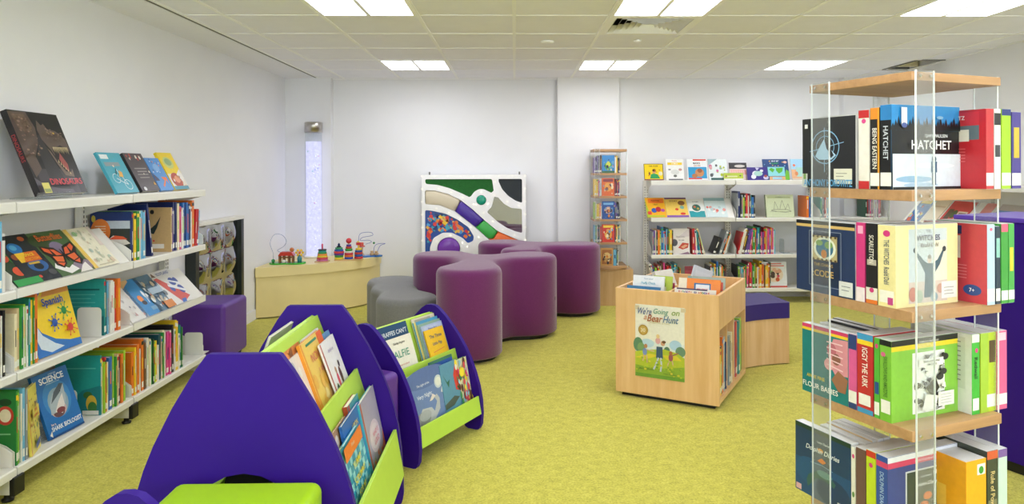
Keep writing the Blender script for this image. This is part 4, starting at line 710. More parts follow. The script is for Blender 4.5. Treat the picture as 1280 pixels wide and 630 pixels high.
sideL(Z[2], [('pink and navy audiobook case spine on the third tier', 1063.5, 1074, .238, '#d85a94', ([], [('r', 0, .8, 1, 1, '#2c3f74'), ('r', 0, 0, 1, .1, '#2c3f74'), ('r', 0, .08, 1, .24, '#ece9e4')])),
             ('red audiobook case with blue bands on its spine, third tier', 1074.5, 1095, .25, '#bf2f30', ([('IGGY THE URK', .5, .58, .35, '#f0ece4', .5)], [('r', 0, .92, 1, 1, '#3f93c4'), ('r', 0, .86, 1, .92, '#ecc82c'), ('r', 0, 0, 1, .06, '#3f93c4'), ('r', .1, .1, .85, .24, '#ece9e4')])),
             ('slim green audiobook case spine on the third tier', 1096, 1103, .247, '#55ad3c', ([], [LAB, ('r', .1, .3, .9, .45, '#2c4f8c'), ('e', .5, .9, .3, .03, '#d0387e')]))], G3_)
swal = [('r', 0, 0, 1, 1, '#84c043'), ('r', 0, .93, 1, 1, '#1a1c1a'), ('r', 0, .87, 1, .93, '#e6cf2c'), ('r', .3, .06, .78, .82, '#eceee6')]+scatter(91, 60, ['#1c1d1e', '#55585a', '#9ea19e', '#eceee6', '#2a2c2e'], (.33, .1, .75, .8), (.02, .055), .8)+[('r', .36, .64, .72, .74, '#eceee6'), ('p', [(.46, .38), (.6, .5), (.66, .36), (.56, .24)], '#202022'), ('p', [(.4, .1), (.46, .3), (.64, .26), (.6, .1)], '#e9e9e4'), ('r', .64, .12, .88, .3, '#e4e6de')]+[('r', .68, .26-.035*i, .84, .265-.035*i, '#8c8e88') for i in range(4)]
ucase('lime audiobook case with a black and white sketch panel, third tier corner', Z[2], 'W-', uL(1118), 0.0, wR(1204, uL(1118)), .247, uL(1103.5)-uL(1118), '#84c043', swal, [('COMPLETE & UNABRIDGED', .5, .965, .02, '#dfe0d0', dict(maxw=.5)), ('SWALLOWS AND', .54, .71, .026, '#3c3e40', dict(maxw=.32)), ('AMAZONS', .54, .67, .026, '#3c3e40', dict(maxw=.24))], spinecol='#7ab83c', stx=([('SWALLOWS AND AMAZONS', .5, .55, .35, '#4a7a2c', .5)], [('r', 0, .93, 1, 1, '#1a1c1a'), ('r', .1, .1, .9, .26, '#ece9e4'), ('e', .3, .82, .2, .03, '#d0608c')]), group=G3_)
wb = [('r', 0, 0, 1, 1, '#dedfd8'), ('r', .1, .3, .9, .95, '#cfd0c8'), ('r', .1, .08, .5, .26, '#f0f0ea')]+[('r', .12+.03*i, .09, .135+.03*i, .25, '#333333') for i in range(12)]+[('r', .14, .88-.06*i, .84, .895-.06*i, '#8a8b84') for i in range(9)]
sideR(Z[2], [('white audiobook case with a bright green spine on the third tier', 1221, 1231, .25, '#3fae3a', ([('Redwall', .5, .58, .45, '#17301c', .35)], [('r', 0, .9, 1, 1, '#dfe3dc'), ('r', .1, .05, .9, .2, '#ece9e4'), ('e', .6, .8, .2, .03, '#d0387e')]), wb), ('yellow-green audiobook case in the middle of the third tier right side', 1232, 1252, .25, '#b6cc32', ([], [('r', 0, 0, .5, 1, '#9fc23a'), ('r', .55, .62, .95, .9, '#5c4a2c'), ('r', .4, .06, .95, .22, '#ece9e4')]), None),
             ('pink audiobook case at the right end of the third tier', 1252.5, 1266, .25, '#dd5d90', ([], [('r', 0, .06, 1, .2, '#ece4e4'), ('r', .1, .88, .9, .98, '#f0c8d8')]), None)], G3_, u0=.025)
# fourth tier
dolph = [('r', 0, 0, 1, 1, '#123a60'), ('r', 0, .94, 1, 1, '#1a3a2c'), ('r', 0, .0, 1, .5, '#12497a'), ('e', .3, .35, .3, .2, '#14507f'), ('e', .7, .2, .3, .2, '#0f3660'), ('p', [(.25, .3), (.4, .4), (.6, .44), (.75, .34), (.72, .28), (.55, .32), (.4, .3), (.24, .12), (.22, .22)], '#2f5c58'), ('e', .55, .4, .14, .05, '#5f8c8c'), ('p', [(.42, .56), (.52, .54), (.58, .58), (.5, .62)], '#e07c2c'), ('e', .48, .72, .05, .03, '#e0a04c'), ('r', .02, .02, .12, .1, '#d8aab0'), ('r', .78, .0, 1, .12, '#dfe0dc'), ('l', [(.3, .5), (.5, .52), (.7, .5)], .002, '#7fa8c4')]
leftcover(Z[3], 996, 1066, .238, .034, '#123a60', 'blue audiobook case with a leaping dolphin on the lowest visible tier', dolph, [('Lucy Daniels', .55, .83, .045, '#cfd8dc', dict(maxw=.45, slant=.2)), ('Dolphin Diaries', .52, .7, .09, '#e9eef0', dict(maxw=.8, slant=.25))], sc='#d4d8da', grp=G4)
hidden(Z[3], 'behind the dolphin case on the lowest tier', 'wswe', G4, 84)
sideL(Z[3], [('white audiobook case with a pink dot on its spine, lowest visible tier', 1066.5, 1072, .232, '#e0ddd2', ([], [('e', .5, .88, .3, .03, '#d0387e'), ('e', .5, .35, .3, .04, '#4f7c3c')])), ('brown audiobook case spine on the lowest visible tier', 1072.5, 1085, .238, '#6a4c48', ([], [])),
             ('yellow-green audiobook case spine with a red band, lowest visible tier', 1085.5, 1098, .245, '#bfd22e', ([], [('r', 0, .92, 1, 1, '#c8382c'), ('e', .5, .82, .2, .03, '#d0387e')]))], G4)
dd = [('r', 0, 0, 1, 1, '#3a4a8c'), ('r', 0, .93, 1, 1, '#dfe3ea'), ('r', 0, .86, 1, .93, '#d4426c'), ('r', .24, .08, .8, .78, '#c9cfd4'), ('r', .26, .1, .78, .76, '#3a4a42'), ('e', .66, .7, .03, .03, '#e9ecea'), ('e', .55, .42, .06, .05, '#d8722c'), ('e', .5, .32, .06, .04, '#d8722c'), ('r', .26, .1, .78, .3, '#285068')]
ucase('blue audiobook case with a framed night picture, lowest visible tier corner', Z[3], 'W-', uL(1113), 0.0, wR(1203, uL(1113)), .245, uL(1098.5)-uL(1113), '#3a4a8c', dd, [('COMPLETE & UNABRIDGED', .5, .895, .02, '#f0d8e2', dict(maxw=.5)), ('Lucy Daniels', .52, .68, .035, '#cfd8d4', dict(maxw=.35, slant=.2)), ('Dolphin Diaries', .53, .58, .06, '#e4e8e6', dict(maxw=.48, slant=.2))], spinecol='#2c4f9c', stx=([('DOLPHIN DIARIES', .5, .55, .35, '#a8c4e4', .5)], [('r', 0, .86, 1, .93, '#d4426c')]), group=G4)
yb = [('r', 0, 0, 1, 1, '#e8a41e'), ('r', .2, .3, .7, .6, '#efc04a')]
sideR(Z[3], [('slim lime audiobook case on the lowest tier right side', 1206.5, 1212.5, .2, '#6cbd3c', ([], [('r', 0, .9, 1, 1, '#e4e8dc'), ('e', .5, .8, .3, .03, '#d0608c')]), None)], G4, u0=.052)
sideR(Z[3], [('amber yellow audiobook case on the lowest tier right side', 1213, 1239, .235, '#eda824', ([], [('r', .55, .8, .95, .94, '#ece9e4'), ('e', .75, .86, .12, .05, '#3f9a3c')]), yb), ('dark patterned audiobook case on the lowest tier right side', 1240, 1254, .252, '#3a4238', ([('Rule of Power', .5, .5, .4, '#e0c88c', .5)], [('r', 0, .9, 1, 1, '#cf5c3c'), ('r', .1, .2, .9, .4, '#7c7a5c')]), None),
             ('pale mint audiobook case at the right end of the lowest tier', 1254.5, 1266, .25, '#c4dccf', ([], [('r', 0, .9, 1, 1, '#7a5aa0')]), None)], G4, u0=-.012)

# --- small spinner by the back wall
s2 = Vector((.79, 7.03, 0)); S2L = (1.335, 1.105, .873, .641, .405)
sp2 = spinner('slim oak and acrylic book spinner on a wooden box by the back wall', (s2.x, s2.y, 0), 0, .335, S2L, 1.575, .022, .05, .37)
b = MB(); b.box(-.06, .40, .03, .335, 0, .365); b.build('base_box', M['beech'], sp2, bevel=.003)
b = MB(); b.prism(ell(.1675, .1675, .19, n=40), XY, .366, .383); b.build('turntable', M['oak'], sp2, bevel=.003)
tiers = [('top', 'v14 n12 v12 e14 m10 k8', ('#2f7fc0', [('e', .5, .4, .3, .25, '#3f9a4c'), ('e', .5, .5, .18, .16, '#c8d04c'), ('r', 0, 0, 1, .12, '#2c5c34')]), 'blue and green', 'w14 y10 k12 n10 s8'),
         ('second', 'y22 y16 p10 c10 w10', ('#d8652c', [('e', .5, .5, .3, .25, '#e0a04c'), ('r', .1, .8, .9, .95, '#7c2c3c'), ('e', .4, .4, .12, .1, '#7c3c2c')]), 'orange', 'm12 k12 r10 n12 w8'),
         ('third', 'l12 w8 y26 o16 w8', ('#1f4f9c', [('e', .5, .5, .34, .2, '#c9a89c'), ('e', .5, .45, .16, .1, '#7a3c4c'), ('r', .1, .8, .9, .92, '#7ab0dc')]), 'dark blue', 'k10~-5 v12~-5 n10~-5 n12~-5 k8~-5'),
         ('fourth', 'c12 g10 w8 n14 d10 r14', ('#cf3c34', [('e', .5, .45, .3, .3, '#e8a44c'), ('r', .1, .82, .9, .95, '#f0d048'), ('e', .5, .45, .12, .12, '#5c2c2c')]), 'red', 'n10 y12 i10 t12 w10'),
         ('lowest', 'e10 e8 o14 k12 s10', ('#c99a5c', [('r', .1, .1, .9, .9, '#a86a3c'), ('e', .5, .55, .3, .2, '#e0bc7c'), ('r', .15, .3, .85, .4, '#5c3424')]), 'brown and gold', 'c30:16 k10 w8')]
for (nm, ls, (c, art), cn, rs), z in zip(tiers, S2L):
    g = 'paperbacks on the small spinner'
    p = row(f'on the {nm} tier left part, small spinner', g, (s2.x+.008, s2.y+.006, z+.0006), 0, ls, detail=False, seed=len(nm)*7, hh=(.15, .18), depth=(.12, .13))
    art = art+scatter(len(nm)*5+ord(nm[0]), 16, ['#e8d9b8', '#2c2a3c', c, '#d8843c', '#5c9cc4'], (.1, .1, .9, .75), (.04, .11))
    face_book(f'{cn} paperback facing out on the {nm} tier of the small spinner', .125, .178, .014, c, art, [], (s2.x+.012+p+.063, s2.y+.01, z+.0006), group=g, detail=False)
    row(f'on the {nm} tier right part, small spinner', g, (s2.x+.012+p+.13, s2.y+.006, z+.0006), 0, rs, detail=False, seed=len(nm)*11, hh=(.14, .175), depth=(.12, .13))

# ================================================================== PICTURE BOOK BOX WITH THE POSTER
KO = Vector((.613, 4.283, 0)); KA = math.atan2(3.976-4.283, 1.157-.613); KW, KD, KH = .625, .742, .655
kb = thing('picture_book_box', 'maple picture book browser box with a poster on its front', 'book box', KO, KA)
T = .018
def kpart(name, *bs, m='maple', bev=.001):
    b = MB()
    for q in bs: b.box(*q)
    return b.build(name, M[m], kb, bevel=bev)
kpart('front_panel', (0, KW, 0, T, .025, KH)); kpart('back_panel', (0, KW, KD-T, KD, .025, KH))
kpart('side_panel', (KW-T, KW, T+.0005, KD-T-.0005, .455, KH)); kpart('side_panel', (0, T, T+.0005, KD-T-.0005, .455, KH))
kpart('bin_floor', (T+.0005, KW-T-.0005, T+.0005, KD-T-.0005, .44, .454)); kpart('bottom_board', (.0, KW, T+.0005, KD-T-.0005, .03, .055))
kpart('divider', (KW/2-.008, KW/2+.008, T+.001, KD-T-.001, .4545, KH-.012)); kpart('divider', (T+.001, KW/2-.0085, KD/2-.008, KD/2+.008, .4545, KH-.02)); kpart('divider', (KW/2+.0085, KW-T-.001, KD/2-.008, KD/2+.008, .4545, KH-.02))
kpart('centre_panel', (KW/2-.008, KW/2+.008, T+.001, KD-T-.001, .0555, .4395))
for yy in (.27, .46): kpart('shelf_divider', (KW/2+.0085, KW-.016, yy, yy+.012, .0555, .4395))
kpart('plinth', (.03, KW-.03, .03, KD-.03, .0, .0245), m='black')
KM = Matrix.Translation(KO) @ Matrix.Rotation(KA, 4, 'Z')
po = thing('poster', 'paper poster of a family walking in a green meadow taped to the maple box', 'poster', KM @ Vector((.277, -.0006, .137)), KA)
F = Face((-.15, -.0013, 0), (1, 0, 0), (0, 0, 1), .30, .43)
m_ = MB(); m_.box(-.15, .15, -.0012, 0, 0, .43, '#eeeadc')
meadow = [('r', 0, .3, 1, .5, '#dfe7e4'), ('e', .25, .47, .14, .06, '#bcd7e8'), ('e', .82, .48, .12, .07, '#b4d4ec'), ('e', .06, .44, .1, .1, '#5f8a6a'), ('e', .12, .4, .08, .07, '#7da06c'), ('e', .92, .4, .1, .07, '#6d9076'), ('e', .65, .4, .06, .05, '#5a7f68'), ('p', [(0, 0), (1, 0), (1, .32), (.85, .38), (.6, .41), (.35, .39), (.15, .36), (0, .34)], '#b7c43a'),
          ('p', [(0, 0), (1, 0), (1, .2), (.7, .16), (.4, .13), (0, .16)], '#8fb03c'), ('p', [(.0, .26), (.3, .33), (.5, .32), (.2, .24)], '#e0cf3c'), ('p', [(.55, .33), (.85, .34), (.95, .28), (.65, .27)], '#dccb3a'), ('r', 0, 0, 1, .05, '#6c9a3a'),
          ('p', [(.44, .44), (.56, .44), (.57, .28), (.43, .28)], '#3c5874'), ('l', [(.48, .29), (.42, .18), (.38, .12)], .01, '#c8d0dc'), ('l', [(.53, .29), (.54, .18), (.52, .1)], .01, '#c8d0dc'), ('e', .57, .49, .045, .035, '#d8a888'), ('e', .59, .51, .04, .02, '#6a4a34'), ('e', .47, .52, .05, .045, '#e0a8ac'), ('e', .47, .58, .035, .03, '#e6c890'),
          ('e', .2, .35, .045, .05, '#8093c4'), ('e', .22, .43, .035, .03, '#c08a5c'), ('l', [(.18, .31), (.16, .22)], .007, '#d8b898'), ('l', [(.24, .31), (.25, .2)], .007, '#d8b898'), ('l', [(.24, .38), (.4, .37)], .006, '#d8b898'), ('e', .73, .31, .045, .05, '#a05a64'), ('e', .73, .37, .035, .03, '#b06a40'), ('l', [(.76, .34), (.88, .38)], .006, '#a05a64'), ('l', [(.7, .27), (.66, .18)], .007, '#d8b898'), ('l', [(.76, .27), (.78, .2)], .007, '#d8b898'),
          ('e', .17, .65, .1, .073, '#b08a3c'), ('e', .17, .65, .075, .055, '#c9a85c')]+scatter(95, 40, ['#a8c03c', '#d0c83c', '#7ba43a', '#e0d04c'], (.02, .05, .98, .28), (.01, .03), .5)
paint(m_, F, meadow); sheet = m_.build('sheet', M['printed'], po)
F.k = 20
for tx, u_, v_, c in (("We're", .2, .915, '#5c6f9c'), ('Going', .53, .915, '#6fa08c'), ('on', .83, .915, '#8fa860'), ('a', .22, .825, '#d89a7c'), ('Bear', .42, .825, '#b0643c'), ('Hunt', .74, .825, '#5c7c9c')):
    write(sheet, F, tx, u_, v_, .095 if tx not in ('on', 'a') else .055, c, maxw=.3, slant=.25, name='poster_title')
write(sheet, F, 'CELEBRATING 30 YEARS', .5, .765, .02, '#c8c09c', maxw=.66, name='poster_title'); write(sheet, F, '30', .17, .65, .05, '#f0e6c8', maxw=.12, name='poster_title')
write(sheet, F, 'Michael Rosen', .24, .12, .025, '#5f7f34', maxw=.34, name='poster_title'); write(sheet, F, 'Helen Oxenbury', .72, .08, .025, '#5f7f34', maxw=.4, name='poster_title')
for a, b_ in (((-.152, .41), (-.13, .428)), ((.13, .415), (.152, .433))):
    q = MB(); q.box(a[0], b_[0]+.006, -.0042, -.0038, a[1]-.01, b_[1]-.005, '#d8c8a8'); q.build('tape', M['printed'], po)
def kbook(label, x, y, z, w_, h, t, col, art, tx=(), yaw=0, lean=0, group='picture books standing in the maple box', name='picture_book', roll=0):
    p = KM @ Vector((x, y, z)); return face_book(label, w_, h, t, col, art, list(tx), p, KA+yaw, math.radians(lean), group=group, name=name, roll=roll)
zb = .4552
kbook('white picture book with light blue lettering in the front left bin', .155, .115, zb, .2, .262, .012, '#e9ecee', [('r', 0, 0, 1, .3, '#d8e6ea')], [('Read aloud', .5, .93, .035, '#9fb4c4', dict(maxw=.6)), ('Fluffy Chick', .5, .82, .07, '#5fb0c4', dict(maxw=.8))], lean=12)
kbook('blue picture book lowest in the front left bin', .145, .06, zb, .21, .205, .014, '#2c6a9c', [('r', 0, .9, 1, 1, '#3c7cae')], lean=10)
kbook('lime green picture book behind the white one in the front left bin', .235, .15, zb, .12, .262, .01, '#b4c84c', [('r', .2, .5, .7, .75, '#d8dcb4'), ('e', .5, .8, .2, .06, '#8fae3c')], lean=12)
kbook('pink picture book spine edge beside the divider in the front left bin', .252, .205, zb, .09, .215, .012, '#b03c6c', [], lean=8)
kbook('cream and orange picture book in the front right bin', .465, .135, zb, .25, .262, .014, '#ee8a3a', [('r', 0, 0, .2, 1, '#ece2cc'), ('r', .38, .62, .78, .9, '#2f6ca4'), ('r', .42, .64, .75, .87, '#e9edf0')], [('MY FIRST', .585, .76, .05, '#e0604c', dict(maxw=.26))], lean=12)
kbook('white picture book with rainbow letters lowest in the front right bin', .46, .07, zb, .245, .212, .012, '#ece9e0', [('r', .05, .96, .8, 1, '#4c3c5c')], lean=10)
cols = ['#c83c3c', '#e08a2c', '#3c8c4c', '#2c5ca4', '#8c4ca0']
kx = [o for o in bpy.data.objects if o.get('label', '').startswith('white picture book with rainbow letters')][0]
FK = Face((-.1225, 0, 0), (1, 0, 0), (0, 0, 1), .245, .212)
for i, ch in enumerate('FIDGETY FLIPPERS'):
    if ch != ' ': write([c_ for c_ in kx.children if c_.name.startswith('cover')][0], FK, ch, .12+.048*i, .88, .09, cols[i % 5], maxw=.05)
kbook('grey-green picture book at the back of the front right bin', .50, .225, zb, .2, .262, .02, '#a8bcb4', [('r', .7, .7, .95, .9, '#d86a5c')], lean=8)
kbook('pale teal picture book behind the orange one in the front right bin', .47, .275, zb, .22, .255, .016, '#8fb4b0', [], lean=8)
kbook('thick white board book leaning sideways in the back left bin', .235, .47, zb, .17, .26, .03, '#dcd9d0', [], yaw=1.15, lean=24)
kbook('grey board book leaning on the thick white one, back left bin', .17, .45, zb, .15, .24, .016, '#b4b4ac', [], yaw=1.15, lean=30)
kbook('large pale grey picture book sticking up out of the back right bin', .345, .50, zb, .15, .285, .018, '#c4cad4', [('r', .1, .1, .9, .9, '#ccd1da'), ('e', .5, .5, .2, .14, '#bcc4d0')], yaw=.9, lean=4, roll=.36)
KR = KM.to_3x3() @ Vector((KW-.028, 0, 0))
def krow(where, y, spec, seed, hook=None):
    o3 = KM @ Vector((KW-.014, y, .0556))
    return row(where, 'books standing in the side opening of the maple box', o3, KA+A90, spec, detail=True, seed=seed, hh=(.27, .33), depth=(.2, .24), hook=hook)
krow('near side opening of maple box', .03, 'w60:29 y34:27 B30:28', 101, paint_near([('r', 0, 0, 1, 1, '#e4e4dc'), ('e', .5, .35, .4, .1, '#d8a83c')]))
krow('after the brown book, maple box side', .158, 'o34:33 c30:32 w24:30 n16:28', 102)
krow('middle side opening of maple box', .285, 'c40:34 e30:30 k24:26 i32:31 w36:30', 103)
krow('far side opening of maple box', .475, 'c44:35 r40:35 e34:33 t40:34 l46:35 g40:32', 104)

# curved bench behind it
bn = thing('curved_bench', 'curved oak-sided bench with a purple cushion behind the maple box', 'bench', (2.0, 4.1, 0))
def sector(r0, r1, a0, a1, n=24): return ell(0, 0, r0, n=n, a0=a0, a1=a1)+ell(0, 0, r1, n=n, a0=a1, a1=a0)
b = MB(); b.prism(sector(.82, 1.2, math.radians(95), math.radians(133)), XY, .008, .325, smooth=False); b.build('base', M['beech'], bn, bevel=.002)
b = MB(); b.prism(sector(.812, 1.207, math.radians(94.6), math.radians(133.5)), XY, .326, .435); b.build('cushion', M['navy'], bn, bevel=.018, bseg=4)

# ================================================================== BOOK BROWSERS
HP_A = [(.105, .823), (.112, .82), (.15, .768), (.185, .71), (.215, .66), (.245, .60), (.272, .545), (.3, .475), (.323, .40), (.34, .32), (.351, .23), (.357, .14), (.36, .05), (.354, .012), (.34, .0), (.325, .0), (.31, .01)]
HP_B = [(0.0, .638), (.03, .634), (.06, .615), (.10, .578), (.14, .535), (.18, .487), (.22, .43), (.255, .365), (.283, .30), (.306, .23), (.32, .16), (.325, .09), (.32, .03), (.306, .004), (.29, .0), (.24, .0), (.222, .008)]
def panel_pts(hp, aw, ah):
    right = hp; arch = [(aw*math.cos(t), .0+ah*math.sin(t)) for t in [PI*i/16 for i in range(1, 16)]]
    start = [(aw, .02)] ; pts = list(right)+start+arch+[(-aw, .02)]+[(-x, z) for x, z in reversed(right) if not (abs(x) < 1e-6)]
    return pts
def browser(label, loc, rz, Ln, hp, aw, ah, boards, group=None):
    o = thing('book_browser', label, 'book browser', loc, rz, group)
    for y0, y1 in ((0, .024), (Ln-.024, Ln)):
        b = MB(); P = panel_pts(hp, aw, ah); b.prism(P[::-1], XZ, y0, y1); b.build('end_panel', M['purple'], o, bevel=.004, bseg=3)
    for q in boards:      # (t0,z0,t1,z1,th) a board seen from the end
        t0, z0, t1, z1, th, nm = q; d = Vector((t1-t0, z1-z0)).normalized(); n = Vector((-d.y, d.x))*th
        for sg in (1, -1):
            P = [(sg*t0, z0), (sg*t1, z1), (sg*t1+sg*n.x, z1+n.y), (sg*t0+sg*n.x, z0+n.y)]
            if sg < 0: P = P[::-1]
            b = MB(); b.prism(P, XZ, .0245, Ln-.0245); b.build(nm, M['lime'], o, bevel=.002)
    b = MB(); b.prism([(-aw*.6, .10), (aw*.6, .10), (aw*.16, ah+.06), (-aw*.16, ah+.06)], XZ, .034, .044); b.build('interior_shade', M['black'], o)  # black sheet added to stand for the shade inside the arch
    return o
BA = [(.012, .785, .135, .455, -.014, 'backboard'), (.16, .562, .205, .42, .014, 'front_board'), (.12, .433, .198, .433, .014, 'tray_floor'), (.105, .40, .22, .135, -.014, 'backboard'), (.318, .312, .350, .122, .014, 'front_board'), (.20, .190, .331, .190, .014, 'tray_floor')]
A_O = Vector((-.82, 2.14, 0)); A_L = .78
browser('large purple and lime double-sided book browser in the left foreground', A_O, 0, A_L, HP_A, .27, .463, BA, 'purple and lime book browsers')
BB = [(.010, .598, .105, .32, -.013, 'backboard'), (.147, .414, .175, .31, .013, 'front_board'), (.088, .309, .17, .309, .013, 'tray_floor'), (.10, .29, .20, .10, -.013, 'backboard'), (.295, .178, .312, .086, .013, 'front_board'), (.19, .134, .298, .134, .013, 'tray_floor')]
B_O = Vector((-.726, 3.39, 0)); B_A = math.atan2(-.480, .877); B_L = .572
browser('smaller purple and lime book browser in front of the grey and purple poufs', B_O, B_A, B_L, HP_B, .215, .22, BB, 'purple and lime book browsers')
C_A = -.24; CdX = Vector((math.cos(C_A), math.sin(C_A), 0)); CdY = Vector((-math.sin(C_A), math.cos(C_A), 0))
C_O = Vector((-.885, 1.655, 0))-CdY*B_L
browser('purple browser whose rounded panel tip shows at the bottom left corner', C_O, C_A, B_L, HP_B, .215, .22, BB, 'purple and lime book browsers')

def bbook(label, O, ang, s, t, z, w_, h, th, col, art, tx, lean, group, roll=0, spinecol=None, yaw=0):
    """face-out on the right-hand side of a browser: s = along its length (centre), t = outward, z = height of the bottom edge"""
    R = Matrix.Rotation(ang, 3, 'Z'); p = O+R @ Vector((t, s, z))
    return face_book(label, w_, h, th, col, art, list(tx), p, ang+A90+yaw, math.radians(lean), group=group, roll=roll, spinecol=spinecol, name='picture_book')
GA1 = 'picture books in the upper tray of the large browser'; GA2 = 'picture books in the lower tray of the large browser'
bA = lambda lab, s, t, z, w_, h, th, col, art, tx=(), lean=20, g=GA1, **k: bbook(lab, A_O, 0, s, t-(.022 if z > .4 else -.006), z, w_, h+(.012 if z > .4 else .025), th, col, art, tx, lean if z > .4 else 12, g, **k)
UZ = .458; LZ = .208
bA('orange-brown picture book nearest the backboard in the upper tray, large browser', .30, .158, UZ, .28, .30, .008, '#d8894c', scatter(111, 20, ['#c86a3c', '#e6c09c', '#7a4c34', '#ecd9c4'], (.1, .1, .95, .95), (.05, .1)))
bA('white and grey striped picture book behind the yellow one, large browser', .56, .166, UZ, .21, .30, .008, '#e2e2e4', [('r', 0, .75, 1, .95, '#b8bcc8'), ('l', [(.1, .8), (.5, .9), (.9, .82)], .006, '#7a84a0'), ('r', 0, .0, 1, .3, '#d8b8a8')], [('ready for', .5, .68, .05, '#8a90a4', {})])
bA('pale pink picture book leaning in the near half of the upper tray, large browser', .30, .17, UZ, .2, .275, .008, '#e4d8d4', scatter(112, 12, ['#c9a49c', '#b0b4bc', '#e9e4e0'], (.1, .1, .9, .9), (.06, .1)))
bA('large yellow picture book with orange spine in the upper tray, large browser', .50, .184, UZ-.0, .26, .30, .014, '#ecc860', [('r', 0, .0, .05, 1, '#e8962c'), ('e', .8, .3, .3, .22, '#e0b87c'), ('e', .85, .2, .2, .12, '#c88a8c'), ('r', .75, .75, 1, 1, '#e8702c'), ('r', .2, .93, .7, .96, '#3c8c6c')]+scatter(113, 10, ['#e8b44c', '#f0d88c'], (.1, .05, .6, .6), (.05, .1)), [('NOW', .45, .78, .1, '#d8705c', dict(maxw=.5)), ('I AM', .5, .6, .08, '#d8806c', dict(maxw=.4))], spinecol='#e8962c')
bA('white picture book with three small walking figures in front of the yellow one', .60, .204, UZ+.004, .19, .262, .008, '#ebeaec', [('r', 0, 0, .06, 1, '#b04c44'), ('e', .4, .42, .07, .1, '#d8566c'), ('e', .62, .45, .08, .12, '#5c4034'), ('e', .22, .3, .07, .1, '#3f5c4c'), ('e', .7, .6, .05, .05, '#3a2c28'), ('e', .4, .56, .05, .05, '#caa07c'), ('l', [(.6, .32), (.55, .12)], .008, '#4c6ca0'), ('l', [(.4, .32), (.45, .14)], .008, '#c84c3c'), ('l', [(.22, .2), (.26, .08)], .008, '#3a3434')], [('Emily Lee', .5, .84, .06, '#9c8cc0', dict(maxw=.7, slant=.25))])
bA('light blue picture book touching the far panel in the upper tray, large browser', .715, .176, UZ, .07, .27, .008, '#7fb0dc', [('r', .1, .1, .9, .4, '#e9e4d0')])
bA('small green picture book at the near end of the lower tray, large browser', .12, .30, LZ, .14, .24, .008, '#6a9a7c', [('r', .1, .6, .9, .9, '#c9d8c0')], lean=18, g=GA2)
bA('brown and cream picture book behind the blue one in the lower tray, large browser', .26, .268, LZ, .25, .272, .008, '#b08a6c', scatter(115, 16, ['#d8bc9c', '#7a5440', '#e9e0d4'], (.1, .4, .95, .95), (.05, .1)), lean=18, g=GA2)
bA('deep blue picture book with yellow title and white bird in the lower tray', .40, .285, LZ, .27, .275, .01, '#2468b4', [('e', .25, .25, .25, .2, '#1c4c94'), ('p', [(.6, .1), (.7, .5), (.62, .62), (.74, .68), (.78, .5), (.82, .3), (.9, .12)], '#5ab4d8'), ('e', .62, .64, .1, .02, '#e8a08c'), ('r', 0, 0, 1, .12, '#3f8c3c')]+scatter(116, 14, ['#e9eef4', '#4c9c44', '#e0c83c'], (.5, .05, .95, .35), (.02, .05)), [('UPON', .55, .85, .07, '#ecd06c', dict(maxw=.5)), ('A BOOK', .52, .74, .07, '#ecd06c', dict(maxw=.55))], lean=18, g=GA2)
check = [('r', 0, 0, 1, 1, '#4cb4cc')]+[('r', .125*i, .1*j, .125*i+.125, .1*j+.1, '#8fd4e0' if (i+j) % 2 else '#2c9cc0') for i in range(8) for j in range(8)]+[('r', .0, .82, 1, 1, '#e8742c')]
bA('turquoise checked picture book with yellow lettering nearest in the lower tray', .28, .30, LZ, .24, .235, .01, '#4cb4cc', check, [('Pirate', .45, .93, .05, '#f4d8b8', dict(maxw=.4)), ('YUMMY', .5, .68, .09, '#ecd83c', {}), ('SCRUMMY', .5, .5, .09, '#ecd83c', {}), ('FOR MY', .5, .32, .08, '#ecd83c', {}), ('TUMMY', .5, .14, .09, '#ecd83c', {})], lean=18, g=GA2)
bA('thick red-spined picture book with teal edge beside the floral one, lower tray', .50, .272, LZ, .16, .29, .02, '#2f8f9c', [('r', 0, 0, .16, 1, '#b0402c'), ('r', .2, .5, .9, .9, '#5ab4b8')], lean=18, g=GA2, spinecol='#a8442c')
bA('lilac picture book with a pink bubble and flowers at the far end, lower tray', .62, .294, LZ, .25, .272, .014, '#a9a4b8', [('e', .5, .45, .34, .2, '#dcccd8'), ('e', .5, .45, .28, .15, '#e6dbe2'), ('r', 0, 0, .06, 1, '#b85c3c'), ('p', [(.7, 0), (1, 0), (1, .4)], '#e0702c')]+scatter(118, 24, ['#e07a3c', '#6a9c4c', '#8cb8c8', '#d8cfa8', '#c85c7c'], (.08, .02, .95, .25), (.03, .06)), [('WHO IS', .5, .5, .06, '#d8708c', dict(maxw=.45)), ('LOUD', .5, .4, .07, '#d8708c', dict(maxw=.45))], lean=18, g=GA2, spinecol='#4ab0b8')
# left-hand side of the large browser
face_book('pale grey picture book sticking up on the far side of the large browser', .26, .325, .01, '#c9c8c4', [('r', .1, .1, .9, .9, '#d4d2cc')], [], (A_O.x-.182, A_O.y+.55, UZ+.01), -A90, math.radians(20), group='picture books on the hidden side of the large browser')

